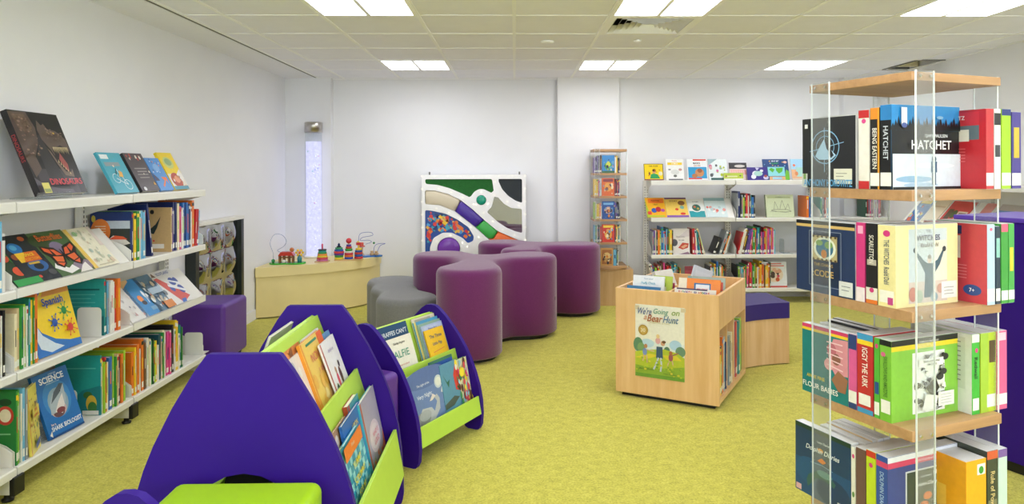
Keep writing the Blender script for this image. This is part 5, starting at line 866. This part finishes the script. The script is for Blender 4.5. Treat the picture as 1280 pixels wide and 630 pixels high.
GB1 = 'picture books in the upper tray of the smaller browser'; GB2 = 'picture books in the lower tray of the smaller browser'
bB = lambda lab, s, t, z, w_, h, th, col, art, tx=(), lean=19, g=GB1, **k: bbook(lab, B_O, B_A, s, t-(.004 if z > .3 else -.004), z, w_, h, th, col, art, tx, lean if z > .3 else 11, g, **k)
UZb = .325; LZb = .15
bB('navy picture book with white hand-drawn capitals, smaller browser upper tray', .165, .125, UZb, .25, .29, .008, '#1c4a74', [('r', 0, 0, 1, .7, '#2a5c84')], [("GIRAFFES CAN'T", .53, .86, .08, '#e4ebf0', dict(maxw=.84))])
bB('cream and grey picture book at the back of the smaller browser upper tray', .44, .122, UZb, .20, .285, .006, '#d8d0b8', [('r', .1, .8, .8, .97, '#a8a494'), ('e', .9, .85, .06, .08, '#6a5c4c')])
bB('light blue picture book edge behind the lilac one, smaller browser', .44, .134, UZb, .21, .268, .008, '#4c9cc8', [('r', 0, .0, .08, 1, '#d8cc7c')])
bB('green-grey picture book between the blue and lilac ones, smaller browser', .45, .144, UZb, .20, .256, .006, '#8fae9c', [])
bB('lilac picture book with a blue title band, smaller browser upper tray', .455, .153, UZb, .185, .245, .006, '#a8b8dc', [('r', .1, .86, .95, .97, '#b8c4e4')], [('Peepo ahoy', .5, .9, .06, '#2c4c9c', dict(maxw=.8))])
alf = [('r', 0, 0, 1, 1, '#ece8da'), ('e', .4, .12, .12, .09, '#c08a5c'), ('e', .42, .2, .08, .05, '#5c4030'), ('e', .75, .14, .1, .09, '#d8b49c'), ('e', .75, .21, .09, .04, '#7a4c3c'), ('e', .82, .05, .1, .05, '#8fa8b8')]
bB('cream picture book with large green capitals, smaller browser upper tray', .16, .155, UZb, .21, .235, .008, '#ece8da', alf, [('Shirley Hughes', .5, .87, .06, '#4c4a44', dict(maxw=.7, slant=.2)), ('ALFIE', .5, .65, .15, '#5c9c84', dict(maxw=.8)), ('goes to school', .5, .42, .05, '#c8706c', dict(maxw=.6, slant=.2))])
bB('yellow picture book with blue lettering and pink pigs, smaller browser', .445, .166, UZb, .165, .222, .008, '#f0bf26', [('p', [(0, .1), (.25, .2), (.5, .18), (.8, .26), (1, .2), (1, 0), (0, 0)], '#6f9c3c'), ('e', .4, .3, .09, .06, '#d86a4c'), ('e', .58, .32, .09, .07, '#e0785c'), ('e', .74, .3, .09, .06, '#d8604c'), ('l', [(.2, .46), (.8, .5)], .003, '#d8604c')], [('The Three', .5, .82, .08, '#3c4c7c', dict(maxw=.7)), ('Little Pigs', .5, .64, .09, '#3c4c7c', dict(maxw=.7))])
bB('white picture book with small animals at the near end, smaller browser lower tray', .12, .25, LZb, .2, .245, .006, '#dfe4e4', [('e', .3, .8, .08, .06, '#d8844c'), ('e', .6, .82, .1, .05, '#8cb8d0'), ('r', 0, .9, 1, 1, '#b8c8a8')], lean=17, g=GB2)
bB('deep blue picture book with a white and yellow emblem, smaller browser lower tray', .345, .252, LZb, .20, .27, .006, '#1f55a4', [('e', .5, .78, .26, .1, '#e4e8ec'), ('e', .42, .76, .14, .07, '#e8cc3c'), ('e', .6, .8, .1, .05, '#8cb8d8'), ('r', 0, .95, 1, 1, '#3c7c5c')], lean=17, g=GB2)
swan = [('r', 0, 0, 1, 1, '#6c86b8'), ('e', .5, .9, .6, .2, '#5c74a8'), ('e', .83, .72, .11, .13, '#c9d4d8'), ('e', .83, .72, .08, .09, '#e4e6dc'), ('p', [(.3, .0), (.2, .2), (.3, .34), (.55, .3), (.62, .2), (.72, .36), (.66, .46), (.74, .5), (.8, .4), (.78, .2), (.6, .04)], '#b8bcc0'), ('e', .3, .15, .2, .14, '#8c8f90'), ('e', .36, .2, .16, .1, '#a8adb0'), ('p', [(.52, .42), (.62, .54), (.7, .48), (.6, .42)], '#e6dcd4'), ('p', [(.86, .5), (.92, .62), (.98, .64), (.94, .46)], '#c8ccd0')]
bB('wide blue picture book with a pale swan and moon, smaller browser lower tray', .175, .27, LZb, .29, .245, .008, '#6c86b8', swan, [('The Light of the', .4, .78, .06, '#dfe6ee', dict(maxw=.45)), ('Very Night', .4, .56, .1, '#e4eaf0', dict(maxw=.7))], lean=17, g=GB2)
bB('teal picture book with a red feathered shape, smaller browser lower tray', .37, .274, LZb, .15, .245, .008, '#5c94b0', [('p', [(.75, .4), (.7, .7), (.9, .95), (1, .9), (1, .35)], '#d8443c'), ('p', [(.1, .8), (.3, .62), (.45, .66), (.35, .5)], '#2f6b50'), ('p', [(.0, .2), (.6, .3), (.9, .24), (.5, .12), (0, .1)], '#4c5c54')], lean=17, g=GB2)
bB('bright patchwork picture book at the far end, smaller browser lower tray', .482, .272, LZb, .12, .235, .016, '#d8d4b0', scatter(121, 60, ['#d84c5c', '#3c8c5c', '#f0d83c', '#e8e4d8', '#5c3c34', '#8cc4d8', '#d8447c'], (.05, .05, .95, .95), (.05, .1))+[('e', .4, .72, .2, .1, '#f0dc3c')], lean=17, g=GB2, spinecol='#4c8c4c')

# ================================================================== SOFT SEATING
def soft_box(mb, x0, x1, y0, y1, z0, z1): mb.box(x0, x1, y0, y1, z0, z1)
def cube(label, loc, rz, w_, d_, h, m, seam=True):
    o = thing('cube_seat', label, 'stool', loc, rz)
    b = MB(); b.box(-w_/2, w_/2, -d_/2, d_/2, .03, h)
    ob = b.build('upholstery', M[m], o, bevel=.03, bseg=5)
    for sx in (-1, 1):
        for sy in (-1, 1):
            f = MB(); f.lathe([(.018, 0), (.022, .031)], 14, (sx*(w_/2-.05), sy*(d_/2-.05))); f.build('foot', M['black'], o)
    return o
cube('purple vinyl cube seat beside the end of the left wall shelves', (-2.215, 5.17, 0), 0, .37, .43, .435, 'pvinyl')
Rb = Matrix.Rotation(B_A, 3, 'Z'); p = B_O+Rb @ Vector((.025, -.20, 0))
cube('purple vinyl cube seat squeezed between the two big book browsers', p, B_A, .42, .36, .45, 'pvinyl')
cube('lime green vinyl cube seat at the bottom edge in front of the large browser', (-.79, 1.90, 0), 0, .435, .43, .455, 'limeseat')

def smin(a, b, k):
    h = max(k-abs(a-b), 0)/k; return min(a, b)-h*h*k*.25
def pouf(label, lobes, hub, h, m, k=.22, hr=.12, group=None):
    cx, cy = hub
    def sdf(x, y):
        d = math.hypot(x, y)-hr
        for lx, ly, r in lobes: d = smin(d, math.hypot(x-lx+cx, y-ly+cy)-r, k)
        # neck from hub to each lobe
        for lx, ly, r in lobes:
            vx, vy = lx-cx, ly-cy; L2 = vx*vx+vy*vy; t = max(0, min(1, (x*vx+y*vy)/L2)); d = smin(d, math.hypot(x-t*vx, y-t*vy)-r*.62, k*.6)
        return d
    N = 144
    def ring(off):
        R = []
        for i in range(N):
            a = 2*PI*i/N; r = 1.3
            while r > .01 and sdf(r*math.cos(a), r*math.sin(a)) > -off: r -= .008
            lo, hi = r, r+.008
            for _ in range(12):
                mid = (lo+hi)/2
                if sdf(mid*math.cos(a), mid*math.sin(a)) > -off: hi = mid
                else: lo = mid
            R.append(lo)
        return R
    o = thing('lobed_pouf', label, 'pouf', (cx, cy, 0), 0, group)
    prof = [(.03, .03), (.012, .034), (0, .05), (0, h*.35), (0, h*.7), (0, h-.05), (.003, h-.035), (.009, h-.022), (.02, h-.010), (.036, h-.003), (.06, h)]
    b = MB(); vs = []; cache = {}
    for off, z in prof:
        if off not in cache: cache[off] = ring(off)
        vs += [(r*math.cos(2*PI*i/N), r*math.sin(2*PI*i/N), z) for i, r in enumerate(cache[off])]
    last = cache[prof[-1][0]]
    for s_ in (.66, .33): vs += [(r*s_*math.cos(2*PI*i/N), r*s_*math.sin(2*PI*i/N), h+.002) for i, r in enumerate(last)]
    nr = len(prof)+2
    fs = [(j*N+i, j*N+(i+1) % N, (j+1)*N+(i+1) % N, (j+1)*N+i) for j in range(nr-1) for i in range(N)]
    vs.append((0, 0, h+.002)); c = len(vs)-1; fs += [((nr-1)*N+i, (nr-1)*N+(i+1) % N, c) for i in range(N)]; fs.append(list(range(N))[::-1])
    b.add(vs, fs, smooth=True); b.build('upholstery', M[m], o)
    q = MB(); q.prism([(r*.93*math.cos(2*PI*i/N), r*.93*math.sin(2*PI*i/N)) for i, r in enumerate(cache[.03])], XY, 0, .031); q.build('base', M['black'], o)
    return o
R_ = .238
p1 = pouf('tall purple felt pouf with three lobes, nearest the book browsers', [(-.335, 5.165, R_), (-.62, 5.98, R_), (.108, 5.89, R_)], (-.27, 5.70), .668, 'felt', group='lobed felt poufs')
pouf('tall purple felt pouf with three lobes, farthest, in front of the sensory panel', [(.575, 6.74, R_), (-.12, 6.93, R_), (.05, 6.33, .17)], (.2, 6.72), .668, 'felt', group='lobed felt poufs')
pouf('low grey felt pouf tucked beside the tall purple ones', [(-.83, 5.44, .232), (-1.07, 6.26, .232)], (-1.0, 5.86), .41, 'grey', hr=.14)
tb = MB(); tb.box(.002, .005, -.006, .006, 0, .024, '#161214'); tb.build('zip_tag', M['printed'], p1, loc=(.108+.27+R_*.94-.004, 5.89-5.70-.09, .30), rot=(0, 0, -.4))

# quarter-round toy table / seat
arc = bez([(-2.39, 6.53), (-2.22, 6.60), (-2.0, 6.72), (-1.78, 6.87), (-1.6, 7.05), (-1.48, 7.25), (-1.43, 7.50)], 6)
body = arc+[(-1.90, 7.505), (-1.905, 7.41), (-2.39, 7.41)]
cxm, cym = -1.95, 7.12
so = thing('quarter_round_seat', 'cream vinyl quarter-round seat in the back left corner holding toys', 'seat', (cxm, cym, 0))
b = MB(); b.prism([(x-cxm, y-cym) for x, y in body][::1], XY, .012, .385, smooth=False); b.build('body', M['cream'], so, bevel=.008, bseg=3)
lid = [((x-cxm)*1.0+(.018 if y > 6.6 and x > -2.3 else 0)*((x-cxm)/max(math.hypot(x-cxm, y-cym), .01)), (y-cym)+(-.02 if y < 7.35 else 0)) for x, y in arc]+[(-1.90-cxm, 7.505-cym), (-1.905-cxm, 7.41-cym), (-2.39-cxm, 7.41-cym)]
b = MB(); b.prism(lid, XY, .387, .475); b.build('cushion_lid', M['cream'], so, bevel=.014, bseg=4)
b = MB(); pts = [(x-cxm, y-cym-.006, .387) for x, y in arc]; b.tube(pts, .004); b.build('piping', M['cream'], so)

# bubble tube
bt = thing('bubble_tube', 'lit bubble tube with a brushed steel cap in the back left corner', 'bubble tube', (-2.075, 7.31, .4765))
b = MB(); b.lathe([(.083, 0), (.083, 1.3)], 36); b.f = b.f[:-2]; b.c = b.c[:-2]; b.sm = b.sm[:-2]; b.build('clear_tube', M['plast'], bt)
wm = bpy.data.materials.new('lit_water'); wm.use_nodes = True; nt = wm.node_tree
for n in list(nt.nodes): nt.nodes.remove(n)
o_ = nt.nodes.new('ShaderNodeOutputMaterial'); tr = nt.nodes.new('ShaderNodeBsdfTransparent'); em = nt.nodes.new('ShaderNodeEmission'); mx = nt.nodes.new('ShaderNodeMixShader'); tc = nt.nodes.new('ShaderNodeTexCoord'); nz = nt.nodes.new('ShaderNodeTexNoise'); rr = nt.nodes.new('ShaderNodeMapRange')
em.inputs[0].default_value = lin('#dcdcff'); em.inputs[1].default_value = 1.35; tr.inputs[0].default_value = lin('#f2f1ff'); nz.inputs['Scale'].default_value = 38; nz.inputs['Detail'].default_value = 3
rr.inputs['From Min'].default_value = .35; rr.inputs['From Max'].default_value = .7; rr.inputs['To Min'].default_value = .25; rr.inputs['To Max'].default_value = .62
nt.links.new(tc.outputs['Object'], nz.inputs['Vector']); nt.links.new(nz.outputs['Fac'], rr.inputs['Value']); nt.links.new(rr.outputs[0], mx.inputs[0]); nt.links.new(tr.outputs[0], mx.inputs[1]); nt.links.new(em.outputs[0], mx.inputs[2]); nt.links.new(mx.outputs[0], o_.inputs[0])
b = MB(); b.lathe([(.076, .004), (.076, 1.19)], 32); b.build('water_column', wm, bt)
b = MB(); b.lathe([(.09, 1.285), (.09, 1.385), (.086, 1.39)], 36); b.build('steel_cap', M['chrome'], bt)
b = MB(); b.lathe([(.1, 0), (.1, .014), (.086, .02)], 36); b.build('base_ring', M['grid'], bt)
rn = random.Random(5)
for x, z, c in ((-.055, 1.09, '#2fae6c'), (.055, 1.04, '#d8604c'), (.06, .95, '#e09aa4'), (.045, .915, '#3c62d0'), (.02, .90, '#3c62d0'), (-.01, .885, '#3fb0a0'), (.02, .56, '#c83c7c')):
    q = MB(); q.ball((x, -.02+rn.uniform(-.02, .02), z), .009, c); q.build('floating_ball', M['toy'], bt)
bub = emit('bright_bubble', '#eef2ff', 1.3)
q = MB()
for i in range(60): q.ball((rn.uniform(-.04, .06), rn.uniform(-.05, .05), rn.uniform(.05, 1.1)**1.0), rn.uniform(.002, .005), seg=6)
bb = q.build('bubble_stream', bub, bt); bb['kind'] = 'stuff'

# ---- toys on the seat
ZT = .4755
def stack(lst, mb_parent, cx, cy, z, name='ring'):
    for r, h, c in lst:
        q = MB(); q.lathe([(r-.004, z), (r, z+.003), (r, z+h-.003), (r-.004, z+h)], 24, (cx, cy), c); q.build(name, M['toy'], mb_parent); z += h+.0004
    return z
t = thing('stacking_toy', 'single tower of coloured wooden stacking rings on the cream seat', 'toy', (-1.885, 6.93, ZT))
q = MB(); q.box(-.065, .065, -.045, .045, 0, .01, '#d8b07c'); q.build('base', M['toy'], t, bevel=.003)
zt = stack([(.055, .017, '#c96a9c'), (.053, .017, '#cf4c54'), (.05, .017, '#e8c83c'), (.046, .017, '#f09a3c'), (.042, .016, '#3f9c5c'), (.038, .016, '#2f9c9c'), (.042, .012, '#14161c')], t, 0, 0, .0105)
q = MB(); q.lathe([(.008, zt), (.009, zt+.045), (.004, zt+.052)], 12, (0, 0), '#d8546c'); q.build('peg', M['toy'], t)
t = thing('stacking_toy', 'three wooden stacking towers sharing one base on the cream seat', 'toy', (-1.655, 7.05, ZT), .18)
q = MB(); q.box(-.14, .14, -.04, .04, 0, .012, '#dcb37c'); q.build('base', M['toy'], t, bevel=.003)
for xx, ls, top in ((-.095, [(.044, .02, '#e8d83c'), (.042, .02, '#3f9c4c'), (.048, .018, '#6a3c9c'), (.05, .02, '#cf3c4c'), (.044, .018, '#2f5cb0'), (.036, .02, '#3f9c6c'), (.022, .012, '#14161c')], ('c', '#1c2c5c')), (0, [(.042, .02, '#2c4fae'), (.042, .02, '#ee7a34'), (.042, .02, '#cf3c4c'), (.036, .018, '#e9e4dc'), (.036, .024, '#3f9c3c'), (.03, .02, '#c8402c'), (.024, .02, '#5c3c9c')], ('b', '#d8343c')), (.095, [(.042, .022, '#cf2c34'), (.04, .022, '#2c5cb0'), (.04, .02, '#c83c34'), (.036, .02, '#2f4f9c'), (.03, .02, '#e8c83c')], ('k', '#cf2c34'))):
    zt = stack(ls, t, xx, 0, .0125, 'block'); q = MB()
    if top[0] == 'b': q.lathe([(.008, zt), (.008, zt+.012)], 10, (xx, 0), '#e0c090'); q.ball((xx, 0, zt+.035), .028, top[1])
    elif top[0] == 'c': q.lathe([(.012, zt), (.012, zt+.018), (.002, zt+.03)], 12, (xx, 0), top[1])
    else: q.lathe([(.009, zt), (.009, zt+.03)], 12, (xx, 0), '#e8c84c'); q.box(xx-.024, xx+.024, -.015, .015, zt+.03, zt+.055, top[1])
    q.build('finial', M['toy'], t)
def maze(label, loc, rz, basepts, basecol): 
    t = thing('bead_maze', label, 'toy', loc, rz)
    q = MB(); q.prism(bez(basepts, 5, True), XY, 0, .014, basecol); q.build('base', M['toy'], t, bevel=.003); return t
t = maze('green wooden bead maze with a red-roofed barn on the cream seat', (-2.185, 6.80, ZT), .1, [(-.16, -.02), (-.1, -.075), (0, -.06), (.08, -.085), (.15, -.05), (.17, .02), (.12, .07), (.02, .05), (-.08, .075), (-.15, .05)], '#3fae3c')
q = MB(); q.prism([(-.08, .08), (-.055, .115), (.045, .115), (.07, .08)], XZ, -.035, .045, '#c8402f'); q.build('barn_roof', M['toy'], t)
q = MB()
for xx in (-.068, -.03, .018, .055):
    for yy in (-.028, .036): q.box(xx-.006, xx+.006, yy-.006, yy+.006, .014, .0795, '#8a5a34')
q.box(-.065, .05, .03, .036, .05, .066, '#c08a54'); q.build('barn_frame', M['toy'], t)
q = MB(); q.lathe([(.006, .014), (.006, .09)], 8, (.115, 0), '#3c8c9c'); 
for k in range(6): q.ball((.115+.03*math.cos(k*1.047), 0, .105+.025*math.sin(k*1.047)), .013, '#f0c42c', 8)
q.ball((.115, 0, .105), .014, '#e0762c', 8); q.lathe([(.02, .014), (.024, .05), (.016, .07)], 12, (.115, .0), '#3c8c9c'); q.build('flower', M['toy'], t)
q = MB(); q.ball((.045, -.01, .135), .022, '#c8703c', 10); q.build('bead', M['toy'], t)
q = MB(); q.ball((-.02, -.055, .03), .016, '#e9e4dc', 8); q.ball((.0, -.055, .036), .01, '#e9e4dc', 8); q.build('sheep', M['toy'], t)
q = MB(); q.tube(bez([(-.13, 0, .014), (-.13, 0, .1), (-.16, .01, .2), (-.12, .01, .28), (-.05, .01, .275), (-.01, .01, .22), (-.03, 0, .17), (-.09, 0, .13), (-.05, 0, .11), (.0, 0, .118)], 8), .0022, '#8a94b4'); q.build('wire', M['toy'], t)
q = MB(); q.ball((-.13, 0, .03), .018, '#2f8c4c', 10); q.build('bead', M['toy'], t)
t = maze('blue wooden bead maze with looping wires at the right end of the cream seat', (-1.515, 7.32, ZT), .25, [(-.12, -.03), (-.05, -.06), (.03, -.045), (.1, -.06), (.14, -.01), (.1, .045), (.0, .05), (-.09, .045)], '#2c6fc0')
for xx, c, hh_ in ((-.07, '#d8b07c', .09), (.035, '#dcb584', .05), (.08, '#dcb584', .045)):
    q = MB(); q.lathe([(.02, .014), (.024, .03), (.012, .045), (.014, hh_), (.022, hh_+.008)], 14, (xx, 0), c); q.build('wooden_figure', M['toy'], t)
q = MB(); q.lathe([(.034, .105), (.036, .112), (.02, .118), (.022, .14), (.016, .15)], 14, (-.07, 0), '#cf4c34'); q.build('figure_hat', M['toy'], t)
for pts, c in (([(-.1, 0, .014), (-.1, 0, .16), (-.08, .01, .24), (.02, .01, .25), (.04, .0, .22), (-.06, 0, .2), (-.08, 0, .17), (.0, 0, .17), (.03, 0, .15), (-.03, 0, .13)], '#5c6cb4'), ([(.05, 0, .014), (.06, 0, .1), (.1, 0, .13), (.17, 0, .13), (.12, .0, .11), (.09, 0, .05), (.09, 0, .014)], '#4c5cc0')):
    q = MB(); q.tube(bez(pts, 8), .0024, c); q.build('wire', M['toy'], t)
q = MB(); q.ball((.055, 0, .14), .012, '#3c8c4c', 8); q.build('bead', M['toy'], t)
q = MB(); q.ball((-.105, 0, .15), .016, '#e0c03c', 8); q.build('bead', M['toy'], t)

# ================================================================== SENSORY PANEL
PX0, PX1, PZ0, PZ1, PF = -.968, .115, .24, 1.32, 7.36
pw, ph = PX1-PX0, PZ1-PZ0
sn = thing('sensory_panel', 'white wall-mounted sensory play panel with cut-outs and dotted lights', 'play panel', (PX0, PF, PZ0))
def P2(zx, zy):           # measured outline points of the panel, as metres in the panel's own frame
    X_ = ((515+zx/5.25-660)/880+.019)*PF; Z_ = EYE+(211-(200+zy/5.25))/880*PF
    return (X_-PX0, Z_-PZ0)
def slab(name, outer, holes, y0, y1, m, parent):
    cu = bpy.data.curves.new('c', 'CURVE'); cu.dimensions = '2D'; cu.fill_mode = 'BOTH'; cu.extrude = (y1-y0)/2
    for pts in [outer]+holes:
        sp_ = cu.splines.new('POLY'); sp_.points.add(len(pts)-1)
        for q_, (x, y) in zip(sp_.points, pts): q_.co = (x, y, 0, 1)
        sp_.use_cyclic_u = True
    o = bpy.data.objects.new('c', cu); COL.objects.link(o); dg = bpy.context.evaluated_depsgraph_get(); dg.update()
    me = bpy.data.meshes.new_from_object(o.evaluated_get(dg)); bpy.data.objects.remove(o)
    for v_ in me.vertices: x, y, z = v_.co; v_.co = (x, (y0+y1)/2-z, y)
    me.materials.clear(); me.materials.append(M[m]); ob = bpy.data.objects.new(name, me); COL.objects.link(ob); ob.parent = parent
    return ob
def rnd(pts, r=6, n=4):      # round the corners
    out = []; m = len(pts)
    for i in range(m):
        a, b_, c = Vector(pts[i-1]), Vector(pts[i]), Vector(pts[(i+1) % m]); u_ = (a-b_); v_ = (c-b_)
        if u_.length < r*2.2 or v_.length < r*2.2: out.append(tuple(b_)); continue
        p0 = b_+u_.normalized()*r; p2 = b_+v_.normalized()*r
        for k in range(n+1): t_ = k/n; out.append(tuple(p0*(1-t_)**2+b_*2*t_*(1-t_)+p2*t_*t_))
    return out
gr = [(86, 124), (525, 124), (536, 200), (520, 214), (500, 205), (470, 190), (440, 190), (410, 205), (388, 235), (375, 242), (330, 220), (250, 185), (170, 162), (90, 155)]
bk = [(568, 124), (722, 124), (722, 282), (680, 268), (630, 235), (590, 190), (568, 140)]
mr = [(540, 240), (565, 245), (600, 285), (650, 315), (720, 320), (722, 480), (680, 470), (620, 445), (560, 405), (490, 340), (520, 310)]
sl_ = [(86, 196), (150, 198), (240, 222), (320, 262), (400, 325), (470, 390), (560, 465), (680, 518), (800, 560), (800, 640), (700, 625), (580, 575), (500, 520), (415, 442), (280, 335), (180, 295), (86, 288)]
bl_ = [(86, 326), (130, 330), (220, 350), (300, 390), (370, 440), (405, 500), (400, 530), (365, 545), (330, 510), (260, 475), (200, 475), (140, 510), (118, 570), (118, 700), (86, 700)]
def spl(p): return bez(p, 4, True)
H_ = [[P2(*q) for q in rnd(s_, 12)] for s_ in (gr, bk, mr, sl_, bl_)]
ci = [P2(*q) for q in ell(454, 262, 33, n=28)]; pc = [P2(*q) for q in ell(240, 580, 76, n=32)]
slab('front_board', [(0, 0), (pw, 0), (pw, ph), (0, ph)], H_+[ci, pc], 0, .018, 'grid', sn)
b = MB(); b.box(0, pw, .0785, .092, 0, ph); b.build('back_board', M['wall'], sn)
for q in ((0, .018, .0185, .078, 0, ph), (pw-.018, pw, .0185, .078, 0, ph), (.0185, pw-.0185, .0185, .078, ph-.018, ph), (.0185, pw-.0185, .0185, .078, 0, .018)):
    b = MB(); b.box(*q); b.build('side_board', M['grid'], sn)
def inlay(name, pts, m, y0=.022, y1=.03, grow=1.03):
    c = [sum(p[0] for p in pts)/len(pts), sum(p[1] for p in pts)/len(pts)]
    pp = [(c[0]+(x-c[0])*grow, c[1]+(y-c[1])*grow) for x, y in pts]
    b = MB(); ar = sum(pp[i][0]*pp[(i+1) % len(pp)][1]-pp[(i+1) % len(pp)][0]*pp[i][1] for i in range(len(pp)))
    if ar > 0: pp = pp[::-1]
    b.prism(pp, XZ, y0, y1); return b.build(name, M[m], sn)
inlay('turf_patch', H_[0], 'turf', .012, .03, 1.0); inlay('charcoal_patch', H_[1], 'mesh_pad', .012, .03, 1.0); inlay('mirror', H_[2], 'mirror', .016, .03, 1.0)
M['offw'] = mat('off_white_pad', '#dcd0b6', .4, bump=.3, bscale=20); M['vpad'] = mat('violet_pad', '#4a2c9c', .35); M['gpad'] = mat('green_pad', '#3fb04c', .35); M['opad'] = mat('orange_pad', '#ee6c2c', .35)
segs = [('cream_pad', 'offw', [(86, 196), (150, 198), (240, 222), (318, 262), (280, 335), (180, 295), (86, 288)]), ('violet_pad', 'vpad', [(320, 263), (400, 325), (472, 392), (415, 440), (340, 380), (282, 336)]), ('green_pad', 'gpad', [(474, 393), (562, 466), (530, 516), (498, 516), (417, 441)]), ('orange_pad', 'opad', [(564, 467), (680, 518), (800, 560), (800, 640), (700, 625), (580, 575), (500, 518), (532, 516)])]
for nm, m, pts in segs:
    pp = [P2(*q) for q in pts]; c = (sum(p[0] for p in pp)/len(pp), sum(p[1] for p in pp)/len(pp))
    if sum(pp[i][0]*pp[(i+1) % len(pp)][1]-pp[(i+1) % len(pp)][0]*pp[i][1] for i in range(len(pp))) > 0: pp = pp[::-1]
    b = MB(); n = len(pp); rings = [(1.0, .03), (.97, .016), (.9, .008), (.7, .002), (.35, -.001)]; vs = []
    for s_, y in rings: vs += [(c[0]+(x-c[0])*s_, y, c[1]+(z-c[1])*s_) for x, z in pp]
    fs = [(j*n+i, j*n+(i+1) % n, (j+1)*n+(i+1) % n, (j+1)*n+i) for j in range(4) for i in range(n)]; vs.append((c[0], -.001, c[1])); fs += [(4*n+i, 4*n+(i+1) % n, 5*n) for i in range(n)]
    b.add(vs, [f[::-1] for f in fs], smooth=True); b.build(nm, M[m], sn)
b = MB(); pp = H_[4]; pr = pp[::-1] if sum(pp[i][0]*pp[(i+1) % len(pp)][1]-pp[(i+1) % len(pp)][0]*pp[i][1] for i in range(len(pp))) > 0 else pp
b.prism(pr, XZ, .014, .03, '#1f4c9c')
rn = random.Random(77); FP = Face((0, .0138, 0), (1, 0, 0), (0, 0, 1), 1, 1)
def inside(pt, poly):
    c = False
    for i in range(len(poly)):
        (x1, y1), (x2, y2) = poly[i-1], poly[i]
        if (y1 > pt[1]) != (y2 > pt[1]) and pt[0] < (x2-x1)*(pt[1]-y1)/(y2-y1)+x1: c = not c
    return c
cnt = 0
while cnt < 95:
    x, y = rn.uniform(.02, .5), rn.uniform(.15, .8); r = rn.uniform(.012, .032)
    if not all(inside((x+r*1.1*math.cos(k), y+r*1.1*math.sin(k)), pp) for k in range(6)): cnt += .02; continue
    c = rn.choice(['#d8342c', '#f0c42c', '#ee7a2c', '#4c9cd8', '#e8b44c', '#d8342c', '#1a3474', '#3ca0b8'])
    paint(b, FP, [('e', x, y, r*.7, r*.7, c)] if rn.random() < .4 else [('p', [(x+r*math.cos(a_+rn.uniform(0, .6)), y+r*math.sin(a_)) for a_ in (0, 1.6, 3.1, 4.6)], c)]); FP.k = FP.k % 4+.3; cnt += 1
b.build('picture_patch', M['printed'], sn)
q = MB(); vs = ell(0, 0, 1, n=28)
def dome(name, c, r, col, m='toy'):
    q = MB(); n = 28; rings = [(1.02, .02), (1.0, .006), (.9, -.002), (.6, -.008), (.2, -.01)]; v_ = []
    for s_, y in rings: v_ += [(c[0]+r*s_*x, y, c[1]+r*s_*z) for x, z in vs]
    q.add(v_, [(j*n+i, j*n+(i+1) % n, (j+1)*n+(i+1) % n, (j+1)*n+i) for j in range(4) for i in range(n)]+[[4*n+i for i in range(n)]], col, True); return q.build(name, M[m], sn)
cc = P2(454, 262); rr_ = 33/5.25*PF/880
dome('green_button', cc, rr_*.98, '#1f9c7c'); dome('violet_dome', P2(240, 580), 72/5.25*PF/880, '#7a3cae')
dots_ = [(66, 104), (150, 104), (236, 104), (320, 104), (404, 104), (488, 104), (572, 104), (660, 104), (742, 104), (66, 188), (66, 272), (66, 356), (66, 441), (66, 525), (66, 610), (742, 188), (742, 272), (742, 356), (742, 441), (742, 525), (176, 186), (258, 210), (332, 244), (404, 290), (470, 346), (530, 402), (596, 458), (672, 492), (162, 316), (242, 344), (316, 384), (384, 440), (436, 504), (545, 142), (540, 228), (625, 272), (702, 300), (454, 210), (418, 290), (498, 288), (252, 492), (162, 530), (330, 540), (362, 566), (404, 180)]
for i, (zx, zy) in enumerate(dots_):
    if i == len(dots_)-1: continue
    x, z = P2(zx, zy); q = MB(); q.prism(ell(x, z, .006, n=12), XZ, -.003, 0); q.build('led_dot', M['led'], sn)
for zx in (110, 705):
    x, z = P2(zx, 78); q = MB(); q.box(x-.008, x+.008, .08, .1, ph, ph+.03); q.build('hook', M['gap'], sn)
# low bridging between panel and wall
b = MB(); b.box(.1, pw-.1, .0925, YB-PF-.001, .1, ph-.1); b.build('wall_batten', M['grid'], sn)

# ================================================================== WALL MIRROR beside the cube
mi = thing('bubble_mirror', 'wavy acrylic bubble mirror with black sides on the left wall behind the cube', 'mirror', (XL, 5.62, .3))
b = MB(); nx, nz = 48, 60; Wm, Hm = .80, .66; vs = []
for j in range(nz+1):
    for i in range(nx+1):
        y = -Wm/2+Wm*i/nx; z = Hm*j/nz
        bump = .03*abs(math.sin(PI*3*(i/nx)))**1.2*abs(math.sin(PI*3*(j/nz)))**1.2
        vs.append((.045+bump, y, z))
fs = [(j*(nx+1)+i, j*(nx+1)+i+1, (j+1)*(nx+1)+i+1, (j+1)*(nx+1)+i) for j in range(nz) for i in range(nx)]
b.add(vs, fs, smooth=True); b.build('mirror_sheet', M['mirror'], mi)
for y in (-Wm/2-.055, Wm/2): b = MB(); b.box(0.001, .08, y+.001, y+.054, -.29, Hm); b.build('side_board', M['dark'], mi)
b = MB(); b.box(.001, .085, -Wm/2-.06, Wm/2+.06, Hm+.001, Hm+.03); b.build('top_rail', M['metal'], mi, bevel=.003)
b = MB(); b.box(.001, .04, -Wm/2, Wm/2, -.29, Hm); b.build('back_board', M['dark'], mi)

# ================================================================== PURPLE CABINET behind the spinner
ca = math.atan2(.42, .907)
cb = thing('purple_cabinet', 'purple laminate cabinet behind the big spinner at the right edge', 'cabinet', (2.13, 3.37, 0), ca)
b = MB(); b.box(0, .5, -.8, 0, .05, 1.13); b.build('body', M['purple'], cb, bevel=.003)
b = MB(); b.box(-.004, .504, -.804, .004, 1.131, 1.152); b.build('top', M['pedge'], cb, bevel=.003)
b = MB(); b.box(.02, .48, -.78, -.02, 0, .049); b.build('plinth', M['black'], cb)
